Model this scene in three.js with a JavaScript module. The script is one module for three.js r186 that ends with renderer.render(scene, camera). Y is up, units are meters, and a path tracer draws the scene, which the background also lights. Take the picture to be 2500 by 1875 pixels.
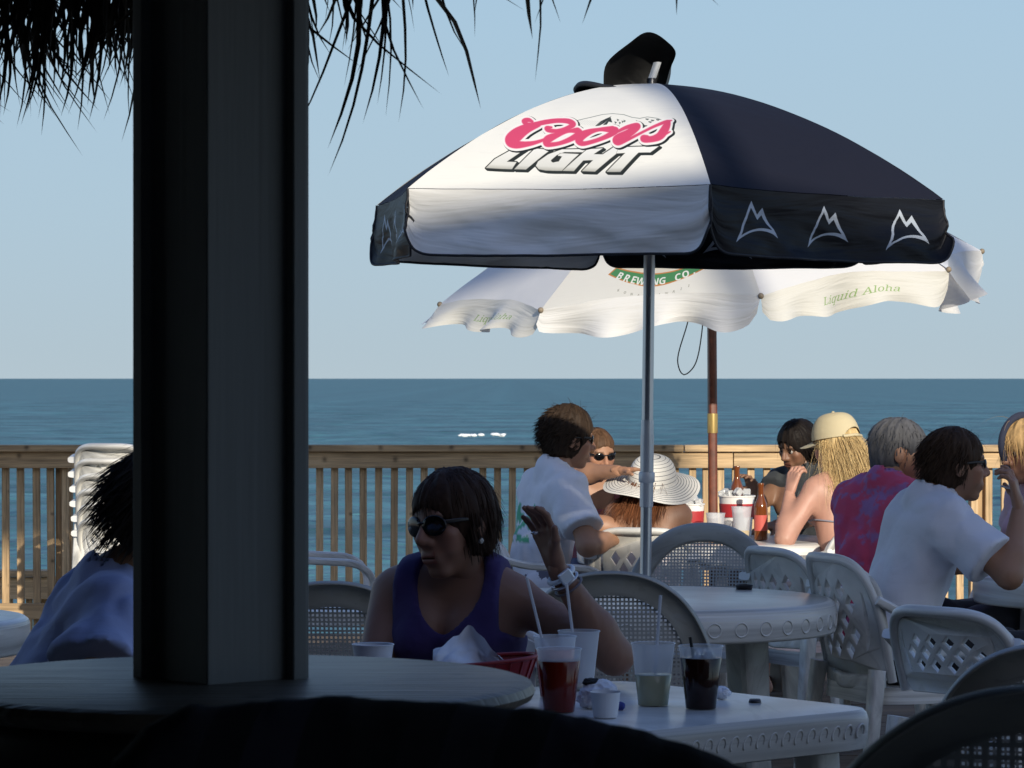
import * as THREE from 'three';
import { mergeGeometries, toCreasedNormals } from 'three/addons/utils/BufferGeometryUtils.js';
import { RoundedBoxGeometry } from 'three/addons/geometries/RoundedBoxGeometry.js';

// ------------------------------------------------------------------ camera, sky, sun, exposure
const scene = new THREE.Scene();
const camera = new THREE.PerspectiveCamera(13.91, 4 / 3, 0.05, 60000);
camera.position.set(0, 1.45, 0);
camera.rotation.x = -0.00184;
camera.focus = 10.2;
camera.userData.fStop = 24;

const renderer = new THREE.WebGLRenderer({ antialias: true });
renderer.toneMapping = THREE.LinearToneMapping;
renderer.toneMappingExposure = 1.0;
renderer.shadowMap.enabled = true;

const SUN_AZ = 18 * Math.PI / 180, SUN_EL = 18.9 * Math.PI / 180;
const sunDir = new THREE.Vector3(Math.sin(SUN_AZ) * Math.cos(SUN_EL), Math.sin(SUN_EL), Math.cos(SUN_AZ) * Math.cos(SUN_EL));
{
  const w = 512, h = 256, d = new Float32Array(w * h * 4), v = new THREE.Vector3();
  const stops = [[0, .45, .555, .62], [.05, .43, .575, .68], [.12, .40, .575, .725], [.26, .24, .395, .64], [.5, .12, .225, .48], [1, .062, .14, .38]];
  for (let j = 0; j < h; j++) for (let i = 0; i < w; i++) {
    const el = ((j + .5) / h - .5) * Math.PI, az = ((i + .5) / w - .5) * 2 * Math.PI;
    v.set(Math.cos(el) * Math.cos(az), Math.sin(el), Math.cos(el) * Math.sin(az));
    const e = Math.max(0, Math.sin(el));
    let k = 0; while (k < stops.length - 2 && e > stops[k + 1][0]) k++;
    const t = Math.min(1, (e - stops[k][0]) / (stops[k + 1][0] - stops[k][0]));
    const q = Math.max(0, v.dot(sunDir)), glow = .55 * Math.pow(q, 12) + .22 * Math.pow(q, 3);
    for (let c = 0; c < 3; c++) {
      const b = stops[k][c + 1] * (1 - t) + stops[k + 1][c + 1] * t;
      d[(j * w + i) * 4 + c] = (b + glow * [1, .84, .6][c]);
    }
    d[(j * w + i) * 4 + 3] = 1;
  }
  const t = new THREE.DataTexture(d, w, h, THREE.RGBAFormat, THREE.FloatType);
  t.mapping = THREE.EquirectangularReflectionMapping; t.magFilter = t.minFilter = THREE.LinearFilter; t.needsUpdate = true;
  scene.background = t; scene.environment = t;
}
const sun = new THREE.DirectionalLight(new THREE.Color().setRGB(1, .915, .765), 4.8);
sun.position.copy(sunDir).multiplyScalar(60).add(new THREE.Vector3(0, 0, -10));
sun.target.position.set(0, 0, -10);
sun.castShadow = true; sun.shadow.mapSize.set(4096, 4096);
Object.assign(sun.shadow.camera, { left: -16, right: 16, top: 16, bottom: -16, near: 1, far: 130 });
scene.add(sun, sun.target);

// ------------------------------------------------------------------ helpers
let seed = 7;
const rnd = () => { seed = (seed * 1664525 + 1013904223) >>> 0; return seed / 4294967296; };
const rr = (a, b) => a + (b - a) * rnd();
const V = (x, y, z) => new THREE.Vector3(x, y, z);
const C = (r, g, b) => new THREE.Color().setRGB(r, g, b);
const R = (d) => d * Math.PI / 180;
const clamp = (x, a = 0, b = 1) => Math.min(b, Math.max(a, x));
const mix = (a, b, t) => a + (b - a) * t;
const sstep = (a, b, x) => { const t = clamp((x - a) / (b - a)); return t * t * (3 - 2 * t); };
const hash = (x, y, z) => { let h = Math.imul(x, 374761393) ^ Math.imul(y, 668265263) ^ Math.imul(z, 2147483647 ^ 0x5bd1e995); h = Math.imul(h ^ (h >>> 13), 1274126177); return ((h ^ (h >>> 16)) >>> 0) / 4294967296; };
function noise(x, y, z) {   // value noise, -1 .. 1
  const xi = Math.floor(x), yi = Math.floor(y), zi = Math.floor(z), f = (t) => t * t * (3 - 2 * t), u = f(x - xi), v = f(y - yi), w = f(z - zi);
  const L = (a, b, t) => a + (b - a) * t, h = hash;
  return 2 * L(L(L(h(xi, yi, zi), h(xi + 1, yi, zi), u), L(h(xi, yi + 1, zi), h(xi + 1, yi + 1, zi), u), v), L(L(h(xi, yi, zi + 1), h(xi + 1, yi, zi + 1), u), L(h(xi, yi + 1, zi + 1), h(xi + 1, yi + 1, zi + 1), u), v), w) - 1;
}
const fbm = (x, y, z, o = 4) => { let s = 0, a = .5; for (let i = 0; i < o; i++) { s += a * noise(x, y, z); x *= 2.03; y *= 2.03; z *= 2.03; a *= .5; } return s; };

const used = {};
function numbered(name) { const n = used[name] = (used[name] ?? -1) + 1; return n ? `${name}_${String(n).padStart(3, '0')}` : name; }
function shadows(o) { o.traverse((m) => { if (m.isMesh) { m.castShadow = true; m.receiveShadow = true; } }); return o; }
function thing(name, label, category, x = 0, y = 0, depth = 0, turn = 0, group) {
  const o = new THREE.Group(); o.name = numbered(name); o.position.set(x, y, -depth); o.rotation.y = R(turn);
  o.userData = { label, category }; if (group) o.userData.group = group;
  scene.add(o); return o;
}
function part(name, geo, mat, parent, label) {
  const m = new THREE.Mesh(geo, mat); m.name = name; parent.add(m); m.castShadow = m.receiveShadow = true; if (label) m.userData.label = label; return m;
}
function one(name, geo, mat, label, category, group) {
  const m = part(numbered(name), geo, mat, scene, label); m.userData.category = category; if (group) m.userData.group = group; return m;
}
function struct(name, geo, mat) { const m = part(name, geo, mat, scene); m.userData.kind = 'structure'; return m; }
function copyThing(o, label, x, y, depth, turn, group) {
  const c = o.clone(); c.name = numbered(o.name.replace(/_\d+$/, '')); c.position.set(x, y, -depth); c.rotation.set(0, R(turn), 0);
  c.userData = { ...o.userData, label }; if (group) c.userData.group = group; scene.add(c); return c;
}
const box = (w, h, d, x = 0, y = 0, z = 0, r = 0) => { const g = r ? new RoundedBoxGeometry(w, h, d, 2, r) : new THREE.BoxGeometry(w, h, d); g.translate(x, y, z); return g; };
function merge(list) { return mergeGeometries(list.map((g) => { const q = g.index ? g.toNonIndexed() : g.clone(); for (const k of Object.keys(q.attributes)) if (!['position', 'normal', 'uv'].includes(k)) q.deleteAttribute(k); return q; })); }
const lathe = (pts, n = 32) => new THREE.LatheGeometry(pts.map(([x, y]) => new THREE.Vector2(x, y)), n);
const tube = (pts, r, n = 24, m = 8) => new THREE.TubeGeometry(new THREE.CatmullRomCurve3(pts), n, r, m);
// a surface from f(u, v) -> Vector3, nu x nv cells
function surf(f, nu, nv, uvf) {
  const pos = [], uv = [], idx = [];
  for (let j = 0; j <= nv; j++) for (let i = 0; i <= nu; i++) {
    const p = f(i / nu, j / nv); pos.push(p.x, p.y, p.z);
    const q = uvf ? uvf(i / nu, j / nv, p) : [i / nu, j / nv]; uv.push(q[0], q[1]);
  }
  for (let j = 0; j < nv; j++) for (let i = 0; i < nu; i++) { const a = j * (nu + 1) + i, b = a + 1, c = a + nu + 1, d = c + 1; idx.push(a, b, d, a, d, c); }
  const g = new THREE.BufferGeometry();
  g.setAttribute('position', new THREE.Float32BufferAttribute(pos, 3)); g.setAttribute('uv', new THREE.Float32BufferAttribute(uv, 2)); g.setIndex(idx); g.computeVertexNormals();
  return g;
}
// a swept bar: stations [{p, w, h}] with a rounded-rectangle section
function sweep(stations, up = V(0, 1, 0), seg = 12) {
  const n = stations.length, sec = [];
  for (let k = 0; k < seg; k++) { const a = (k + .5) / seg * 2 * Math.PI, c = Math.cos(a), s = Math.sin(a), e = .55; sec.push([Math.sign(c) * Math.pow(Math.abs(c), e), Math.sign(s) * Math.pow(Math.abs(s), e)]); }
  const fr = stations.map((st, i) => {
    const a = stations[Math.max(0, i - 1)].p, b = stations[Math.min(n - 1, i + 1)].p, t = b.clone().sub(a).normalize();
    const side = t.clone().cross(st.up ?? up).normalize(), u = side.clone().cross(t).normalize(); return { side, u };
  });
  const g = surf((u, v) => {
    const i = Math.round(v * (n - 1)), k = Math.round(u * seg) % seg, s = stations[i], q = sec[k];
    return s.p.clone().addScaledVector(fr[i].side, q[0] * s.w / 2).addScaledVector(fr[i].u, q[1] * s.h / 2);
  }, seg, n - 1);
  const caps = [0, n - 1].map((i) => {
    const p = [], s = stations[i]; for (let k = 0; k < seg; k++) { const q = sec[k], r = sec[(k + 1) % seg]; for (const e of i ? [r, q, [0, 0]] : [q, r, [0, 0]]) { const v = s.p.clone().addScaledVector(fr[i].side, e[0] * s.w / 2).addScaledVector(fr[i].u, e[1] * s.h / 2); p.push(v.x, v.y, v.z); } }
    const c = new THREE.BufferGeometry(); c.setAttribute('position', new THREE.Float32BufferAttribute(p, 3)); c.setAttribute('uv', new THREE.Float32BufferAttribute(new Float32Array(p.length / 3 * 2), 2)); c.computeVertexNormals(); return c;
  });
  return merge([g, ...caps]);
}
function bend(g, f) { const p = g.attributes.position, v = V(0, 0, 0); for (let i = 0; i < p.count; i++) { v.fromBufferAttribute(p, i); f(v); p.setXYZ(i, v.x, v.y, v.z); } g.computeVertexNormals(); return g; }

// ------------------------------------------------------------------ textures
function tex(w, h, f, srgb = true, rep) {
  const d = new Uint8Array(w * h * 4);
  for (let j = 0; j < h; j++) for (let i = 0; i < w; i++) { const c = f(i / w, j / h), o = (j * w + i) * 4; for (let k = 0; k < 3; k++) d[o + k] = clamp(c[k] ?? c[0]) * 255; d[o + 3] = 255; }
  const t = new THREE.DataTexture(d, w, h); t.wrapS = t.wrapT = THREE.RepeatWrapping; t.magFilter = THREE.LinearFilter; t.minFilter = THREE.LinearFilter;
  if (srgb) t.colorSpace = THREE.SRGBColorSpace; if (rep) t.repeat.set(...rep); t.needsUpdate = true; return t;
}
const tile = (u, n) => [Math.cos(u * 2 * Math.PI) * n / 6.283, Math.sin(u * 2 * Math.PI) * n / 6.283];
// wood: u runs along the grain (1 unit), greyscale multiplier
const woodTone = tex(512, 256, (u, v) => {
  const [a, b] = tile(u, 3), g = fbm(a * 1.2, b * 1.2, v * 34, 4), g2 = fbm(a * 6, b * 6, v * 120, 2), s = fbm(a + 9, b, v * 5, 3);
  const kx = ((u * 3 + .3 * Math.floor(v * 3)) % 1) - .5, ky = ((v * 3) % 1) - .45, kn = Math.exp(-(kx * kx * 900 + ky * ky * 90));
  const m = .92 + .26 * g + .12 * g2 + .22 * s - .35 * kn; return [m, m * .985, m * .96];
});
const woodBump = tex(256, 256, (u, v) => { const [a, b] = tile(u, 3); const m = .5 + .4 * fbm(a * 2, b * 2, v * 60, 3); return [m]; }, false);
const clothBump = tex(256, 256, (u, v) => { const [a, b] = tile(u, 8), [c, d] = tile(v, 8); return [.5 + .5 * fbm(a + c * .7, b + d * .7, (c - d) * .8, 4)]; }, false);
const grainTone = tex(256, 256, (u, v) => { const [a, b] = tile(u, 6), [c, d] = tile(v, 6); const q = fbm(a * 7 + c * 5, b * 7 - d * 5, c + 9, 2), m = .92 + .24 * fbm(a + c, b - d, c + 3, 4) - (q > .30 ? .05 : 0); return [m, m * .99, m * .965]; });
const M = {};
const std = (r, g, b, rough = .7, o = {}) => new THREE.MeshStandardMaterial({ color: C(r, g, b), roughness: rough, ...o });
const phys = (r, g, b, rough = .5, o = {}) => new THREE.MeshPhysicalMaterial({ color: C(r, g, b), roughness: rough, ...o });
const withMaps = (m, map, bump, scale) => { if (map) m.map = map; if (bump) { m.bumpMap = bump; m.bumpScale = scale; } return m; };
M.rail = [withMaps(std(.60, .43, .25, .8), woodTone, woodBump, .002), withMaps(std(.54, .38, .215, .8), woodTone, woodBump, .002), withMaps(std(.66, .48, .285, .8), woodTone, woodBump, .002)];
M.deck = [withMaps(std(.20, .16, .122, .85), woodTone, woodBump, .003), withMaps(std(.23, .18, .137, .85), woodTone, woodBump, .003), withMaps(std(.175, .14, .11, .85), woodTone, woodBump, .003)];
M.post = withMaps(std(.21, .213, .208, .65), null, woodBump, .0012);
M.postTrim = withMaps(std(.19, .193, .188, .6), null, woodBump, .0012);
M.bar = withMaps(phys(.15, .125, .10, .42), woodTone, woodBump, .005);
M.dark = std(.02, .018, .016, .8);
M.white = withMaps(phys(.80, .80, .79, .38), grainTone, clothBump, .0006);
M.whiteTable = withMaps(phys(.80, .80, .80, .28), grainTone, clothBump, .0005);
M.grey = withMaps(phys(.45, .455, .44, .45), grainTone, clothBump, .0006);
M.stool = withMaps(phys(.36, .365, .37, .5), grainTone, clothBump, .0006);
M.steel = std(.52, .54, .57, .28, { metalness: .85 });
M.darkSteel = std(.10, .105, .12, .35, { metalness: .6 });
const holes = tex(64, 64, (u, v) => { const a = Math.abs(u - .5), b = Math.abs(v - .5); return [Math.max(a, b) < .27 ? 0 : 1]; }, false);
const perf = (m) => { const q = m.clone(); q.alphaMap = holes; q.alphaTest = .5; q.side = THREE.DoubleSide; q.map = null; q.bumpMap = null; return q; };
M.greyPerf = perf(M.grey); M.stoolPerf = perf(M.stool);
// planar box uv in metres for wood: u along the longest axis
function woodUV(g, per = 1.2) {
  g.computeBoundingBox(); const s = g.boundingBox.getSize(V(0, 0, 0)), ax = ['x', 'y', 'z'].sort((a, b) => s[b] - s[a]);
  const p = g.attributes.position, n = g.attributes.normal, uv = [], o1 = rnd(), o2 = rnd(), v = V(0, 0, 0), w = V(0, 0, 0);
  for (let i = 0; i < p.count; i++) { v.fromBufferAttribute(p, i); w.fromBufferAttribute(n, i); const other = Math.abs(w[ax[1]]) > .6 ? ax[2] : ax[1]; uv.push(v[ax[0]] / per + o1, v[other] / (per * .35) + o2); }
  g.setAttribute('uv', new THREE.Float32BufferAttribute(uv, 2)); return g;
}
// ------------------------------------------------------------------ sea, beach, deck
{
  const rows = [], cols = [], SEA = -5;
  for (let d = 62; d < 900; d *= 1.0062) rows.push(d);
  for (let d = 900; d < 45000; d *= 1.05) rows.push(d);
  const N = 420; for (let i = 0; i <= N; i++) { const t = i / N * 2 - 1; cols.push(t * .22 + Math.sign(t) * Math.pow(Math.abs(t), 6) * .5); }
  const pos = [], idx = [], uv = [];
  for (const d of rows) for (const a of cols) {
    const x = Math.sin(a) * d, z = Math.cos(a) * d, amp = sstep(4000, 300, d);
    const h = .50 * fbm(x * .075 + 3, z * .16, 1.3, 3) + .22 * fbm(x * .42, z * .62, 7, 3) * sstep(700, 200, d);
    pos.push(x, SEA + amp * h, -z); uv.push(x / 40, z / 40);
  }
  const n = cols.length;
  for (let j = 0; j < rows.length - 1; j++) for (let i = 0; i < n - 1; i++) { const a = j * n + i, b = a + 1, c = a + n, e = c + 1; idx.push(a, b, e, a, e, c); }
  const g = new THREE.BufferGeometry(); g.setAttribute('position', new THREE.Float32BufferAttribute(pos, 3)); g.setAttribute('uv', new THREE.Float32BufferAttribute(uv, 2)); g.setIndex(idx); g.computeVertexNormals();
  const wb = tex(512, 512, (u, v) => { const [a, b] = tile(u, 26), [c, e] = tile(v, 40); return [.5 + .5 * fbm(a + c * .3, b + e * .9, c - e * .4, 4)]; }, false);
  const wt = tex(512, 512, (u, v) => { const [a, b] = tile(u, 5), [c, e] = tile(v, 9); const q = .86 + .35 * fbm(a + c * .4, b + e * .8, c, 4); return [q * .95, q, q]; });
  struct('sea', g, withMaps(phys(.092, .222, .245, .42, { specularIntensity: .55 }), wt, wb, .55));
  // two small breakers
  const foam = [];
  for (const [x, d, w, nf] of [[-4.9, 342, 1.7, 22], [-3.1, 342.5, .9, 4], [-1.45, 343, 1.1, 15]]) for (let k = 0; k < nf; k++) {
    const s = new THREE.IcosahedronGeometry(rr(.1, .26), 1); s.scale(1.6, .7, 1); s.translate(x + rr(-1, 1) * w * .5, SEA + .18 + rr(0, .16), -d + rr(-.5, .5)); foam.push(s);
  }
  const f = part('wave_foam', merge(foam), std(.85, .87, .88, .9), scene); f.userData = { kind: 'stuff', label: 'white foam of a small breaker out on the water', category: 'foam' };

  const sand = new THREE.PlaneGeometry(220, 120, 60, 40); sand.rotateX(-Math.PI / 2); sand.translate(0, -4.75, -16);
  const p = sand.attributes.position; for (let i = 0; i < p.count; i++) { const z = -p.getZ(i); p.setY(i, -4.4 - .75 * sstep(20, 76, z) + .12 * fbm(p.getX(i) * .2, 0, z * .2)); }
  sand.computeVertexNormals();
  struct('beach', sand, std(.46, .40, .30, .95));
}
const deck = new THREE.Group(); deck.name = 'deck'; deck.userData.kind = 'structure'; scene.add(deck);
{
  part('deck_frame', box(18, .2, 26, 0, -.145, -5.2), M.dark, deck);
  const gs = [0, 1, 2, 3].map(() => woodUV(box(18, .038, .138, 0, -.02, 0, .004), 2.5));
  let k = 0;
  for (let d = -7.4; d < 17.95; d += .145) { const m = part('deck_plank', gs[k % 4], M.deck[Math.floor(rnd() * 3)], deck); m.position.set(rr(-.05, .05), rr(-.0015, .0015), -d); k++; }
}
// ------------------------------------------------------------------ railing at the deck's edge
{
  const t = thing('deck_railing', 'weathered timber railing with square balusters along the edge of the deck', 'railing', 0, 0, 17.85);
  const X0 = -5.2, X1 = 5.2;
  for (const [a, b, m] of [[X0, -2.95, 0], [-2.945, .97, 1], [.975, 3.1, 2], [3.105, X1, 0]]) {
    part('cap_board', woodUV(box(b - a, .038, .14, (a + b) / 2, 1.053, 0, .005)), M.rail[m], t);
  }
  for (const [a, b, m] of [[X0, -2.2, 1], [-2.195, 1.25, 0], [1.255, X1, 2]]) {
    part('top_rail', woodUV(box(b - a, .092, .038, (a + b) / 2, .987, .022, .004)), M.rail[m], t);
    part('bottom_rail', woodUV(box(b - a, .089, .038, (a + b) / 2, .13, .022, .004)), M.rail[m], t);
  }
  const bal = [0, 1, 2, 3].map(() => woodUV(box(.04, .99, .04, 0, 0, 0, .004), .8));
  let i = 0;
  for (let x = X0 + .05; x < X1; x += .0845) { const m = part('baluster', bal[i % 4], M.rail[Math.floor(rnd() * 3)], t); m.position.set(x + rr(-.005, .005), .535, -.018); m.rotation.z = rr(-.008, .008); i++; }
  for (const x of [-4.4, -2.55, 2.65, 4.5]) part('railing_post', woodUV(box(.09, 1.03, .09, x, .517, -.085, .006)), M.rail[1], t);
}
{
  const t = thing('stair_railing', 'sunlit lower handrail of the beach stairs beyond the deck railing', 'railing', 0, 0, 20.2);
  const a = -5.4, b = -2.95;
  part('hand_board', woodUV(box(b - a, .04, .16, (a + b) / 2, .20, 0, .005)), M.rail[2], t);
  part('top_rail', woodUV(box(b - a, .14, .038, (a + b) / 2, .105, .03, .004)), M.rail[2], t);
  part('bottom_rail', woodUV(box(b - a, .09, .038, (a + b) / 2, -.72, .03, .004)), M.rail[0], t);
  const g = woodUV(box(.04, .85, .04, 0, -.37, -.012, .004), .8);
  for (let x = a + .05; x < b; x += .125) { const m = part('baluster', g, M.rail[Math.floor(rnd() * 3)], t); m.position.x = x; }
  for (const x of [a + .04, b - .04]) part('railing_post', woodUV(box(.09, 4.9, .09, x, -2.28, -.08, .006)), M.rail[1], t);
}
// ------------------------------------------------------------------ the bar building behind, whose roof shades the near half of the deck
{
  const t = thing('bar_building', 'two storey bar building behind the deck tables', 'building', 2, 0, -4.0);
  const wall = withMaps(std(.11, .105, .095, .8), grainTone);
  part('wall', box(24, 7.2, .3, 0, 3.6, 2.0), wall, t);
  part('side_wall', box(.3, 7.2, 5, -11.85, 3.6, 4.66), wall, t); part('side_wall', box(.3, 7.2, 5, 11.85, 3.6, 4.66), wall, t);
  part('roof', box(25, .25, 6.4, 0, 7.39, 4.7), std(.12, .1, .09, .9), t);
  part('added_shade_wall', box(.3, 3.4, 12.5, -8.2, 1.7, -4.4), wall, t);  // unseen wing wall, added to keep light off one face of the post
  // unseen slatted screen, added above the roof to cast the shade band on the railing
  for (let k = 0; k < 7; k++) part('added_shade_slat', box(4.55, .125, .03, 4.42, 9.13 + .127 * k, 2.0), wall, t);
  for (const x of [2.3, 3.8, 5.2, 6.55]) part('added_slat_post', box(.1, 2.5, .1, x, 8.76, 2.08), wall, t);
  for (let k = -4; k <= 4; k++) { const w = part('window', box(1.3, 1.3, .05, k * 2.5, 4.6, 1.83), std(.03, .035, .04, .1), t); part('window_frame', merge([box(1.5, .1, .08, k * 2.5, 5.3, 1.82), box(1.5, .1, .08, k * 2.5, 3.9, 1.82), box(.1, 1.3, .08, k * 2.5 - .7, 4.6, 1.82), box(.1, 1.3, .08, k * 2.5 + .7, 4.6, 1.82)]), std(.5, .5, .48, .6), w); }
}
// ------------------------------------------------------------------ thatched roof of the hut
{
  const t = thing('thatched_roof', 'palm thatch roof of the beach hut with ragged hanging leaf fringe', 'roof');
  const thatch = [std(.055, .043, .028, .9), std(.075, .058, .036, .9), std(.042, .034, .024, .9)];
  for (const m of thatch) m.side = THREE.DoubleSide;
  // eave line in plan (x, depth): the oblique side faces the tables
  const A = [-6.6, 8.3], B = [-1.95, 7.75], Cc = [.55, 4.95], D = [1.55, 3.85], E = [1.55, -4.2], F = [-6.6, -4.2], EH = 2.33, top = [-1.2, 1.2], TH = 4.35;
  const eave = [A, B, Cc, D, E, F, A];
  const slope = (a, b, name) => {
    const g = surf((u, v) => {
      const x = mix(mix(a[0], b[0], u), mix(top[0] + (a[0] > 0 ? .8 : -.8) * .6, top[0] + (b[0] > 0 ? .8 : -.8) * .6, u), v), d = mix(mix(a[1], b[1], u), top[1], v);
      return V(x, mix(EH, TH, v) + .03 * noise(x * 7, d * 7, 2), -d);
    }, 40, 30);
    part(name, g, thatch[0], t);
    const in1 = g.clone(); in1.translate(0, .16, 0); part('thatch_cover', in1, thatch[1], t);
  };
  for (let i = 0; i < 6; i++) slope(eave[i], eave[i + 1], 'thatch_lining');
  const eb = (a, b, y = EH - .02) => sweep([0, .5, 1].map((s) => ({ p: V(mix(a[0], b[0], s), y, -mix(a[1], b[1], s)), w: .09, h: .12 })));
  for (let i = 0; i < 6; i++) part('eave_beam', eb(eave[i], eave[i + 1], EH + .12), std(.06, .05, .04, .8), t);
  // hanging leaf strips
  const blade = (L, w, curl, n = 9) => { const kink = rr(-.5, .5), ph = rr(0, 6);   // a tapered, folded palm leaf segment that hangs down from the origin
    return surf((u, v) => { const s = v, ww = w * Math.pow(1 - s, .55) * (s < .12 ? .6 + s * 3.3 : 1), x = (u - .5) * ww; return V(x + curl * s * s * L + .035 * L * Math.sin(s * 5 + ph) + (s > .7 ? kink * (s - .7) * L : 0), -s * L * (1 - .1 * Math.abs(kink) * s), Math.abs(u - .5) * ww * .9 + .02 * Math.sin(s * 3 + curl * 9)); }, 2, n);
  };
  const shapes = []; for (let k = 0; k < 26; k++) shapes.push(blade(rr(.24, .46), rr(.005, .016), rr(-.32, .32)));
  const at = (s) => { // s in metres along B->C from B
    const dx = Cc[0] - B[0], dd = Cc[1] - B[1], L = Math.hypot(dx, dd); return [B[0] + dx * s / L, B[1] + dd * s / L, L]; };
  const L = at(0)[2];
  // how low the tips reach along the eave, in metres below the eave line
  let n = 0;
  const dense = [];
  const hang = (s, drop, shape, stuff) => {
    const [x, d] = at(s), L0 = drop, g = shape, sc = L0 / .34;
    const y = EH + .10 + rr(-.03, .05), rot = rr(-.12, .12);
    if (stuff) { const q = g.clone(); q.rotateY(rr(-1.5, 1.5)); q.scale(1.5, sc, 1.5); q.rotateZ(rot); q.translate(x + rr(-.05, .05), y, -d + rr(-.12, .12)); dense.push(q); return; }
    const m = part('palm_leaf', g, thatch[Math.floor(rnd() * 3)], t); m.position.set(x + rr(-.03, .03), y, -d + rr(-.08, .08)); m.rotation.set(rr(-.06, .06), rr(-.9, .9), rot); m.scale.set(1, sc, 1);
  };
  for (let k = 0; k < 330; k++) {
    const f = .28 + .555 * rnd();
    if (f > .54) continue;
    hang(L * f, f < .54 ? rr(.30, .43) : f < .74 ? rr(.27, .50) : rr(.26, .41), shapes[k % 26], false); n++;
  }
  // past the post the fringe hangs as separate fronds, each a fan of leaf strips
  for (const [f, drop, cnt] of [[.595, .40, 14], [.612, .34, 10], [.628, .46, 9], [.645, .50, 8], [.662, .36, 7], [.672, .47, 10], [.688, .50, 9], [.702, .40, 7], [.722, .37, 8], [.745, .33, 6], [.768, .34, 4], [.795, .40, 6], [.803, .36, 4], [.826, .36, 6], [.845, .36, 5], [.862, .35, 4]]) {
    const fan = rr(-.08, .08);
    for (let i = 0; i < cnt; i++) { hang(L * (f + rr(-.006, .006)), drop * rr(.62, 1.06), shapes[Math.floor(rnd() * 26)], false); const m = t.children[t.children.length - 1]; m.rotation.z = fan + (i / cnt - .5) * .42; m.rotation.y = rr(-.7, .7); m.scale.x = rr(.7, 1.7); n++; }
  }
  for (let k = 0; k < 3000; k++) { const f = rnd(); if (f > .25 && f < .54 && fbm(f * 55, 3, 1, 2) < rr(-.25, .3)) continue; hang(L * f, (f < .54 ? .345 : f < .78 ? .20 : .12) * rr(.6, 1.0), shapes[k % 26], true); }
  for (const [a, b] of [[A, B], [Cc, D], [D, E]]) for (let k = 0; k < 500; k++) { const u = rnd(), q = shapes[k % 26].clone(); q.rotateY(rr(-1.5, 1.5)); q.scale(1.3, rr(.4, .7), 1.3); q.translate(mix(a[0], b[0], u), EH + .1, -mix(a[1], b[1], u) + rr(-.1, .1)); dense.push(q); }
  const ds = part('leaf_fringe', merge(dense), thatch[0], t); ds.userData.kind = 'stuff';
  // posts carrying the roof
  for (const [x, d] of [[-6.2, 7.7], [1.35, 3.55], [1.35, -3.9], [-6.2, -3.9]]) part('roof_post', woodUV(box(.16, EH + .2, .16, x, (EH + .2) / 2, -d, .006)), M.postTrim, t);
}
// ------------------------------------------------------------------ bar table round the post, and the post
{
  const t = thing('bar_table', 'round varnished wooden bar table built around the square post', 'table', -.42, 0, 4.69);
  const top = lathe([[0, .968], [.435, .968], [.45, .975], [.455, .985], [.45, .996], [.438, 1.0], [0, 1.0]], 72);
  const p = top.attributes.position, uv = []; for (let i = 0; i < p.count; i++) uv.push(p.getX(i) / 1.1 + p.getZ(i) * .07, p.getZ(i) / .5); top.setAttribute('uv', new THREE.Float32BufferAttribute(uv, 2));
  part('table_top', toCreasedNormals(top, .6), M.bar, t);
  part('apron', lathe([[.30, .90], [.41, .90], [.415, .935], [.415, .967], [.30, .967]], 64), std(.03, .026, .022, .7), t);
  for (const a of [0, 90, 180, 270]) part('bracket', sweep([{ p: V(.1, .6, 0), w: .04, h: .05 }, { p: V(.24, .78, 0), w: .04, h: .05 }, { p: V(.38, .9, 0), w: .04, h: .05 }]).rotateY(R(a + 20)), std(.05, .045, .04, .7), t);
  part('footrest', new THREE.TorusGeometry(.34, .018, 8, 48).rotateX(Math.PI / 2).translate(0, .28, 0), M.darkSteel, t);
  for (const a of [20, 110, 200, 290]) part('footrest_arm', sweep([{ p: V(.08, .28, 0), w: .02, h: .02 }, { p: V(.34, .28, 0), w: .02, h: .02 }]).rotateY(R(a)), M.darkSteel, t);
}
{
  const t = thing('wooden_post', 'dark painted square post with corner boards rising through the bar table', 'post', -.438, 0, 4.735, 40.5);
  const S = .172;
  part('post_core', woodUV(box(S - .008, 2.95, S - .008, 0, 1.475, 0, .003), 1.6), M.post, t);
  for (let k = 0; k < 4; k++) { const q = part('corner_board', woodUV(box(.026, 2.95, .02, (k % 2 ? -1 : 1) * (S / 2 - .012), 1.475, S / 2 + .005, .003), 1.6), M.postTrim, t); q.rotation.y = k * Math.PI / 2; }
}
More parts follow.
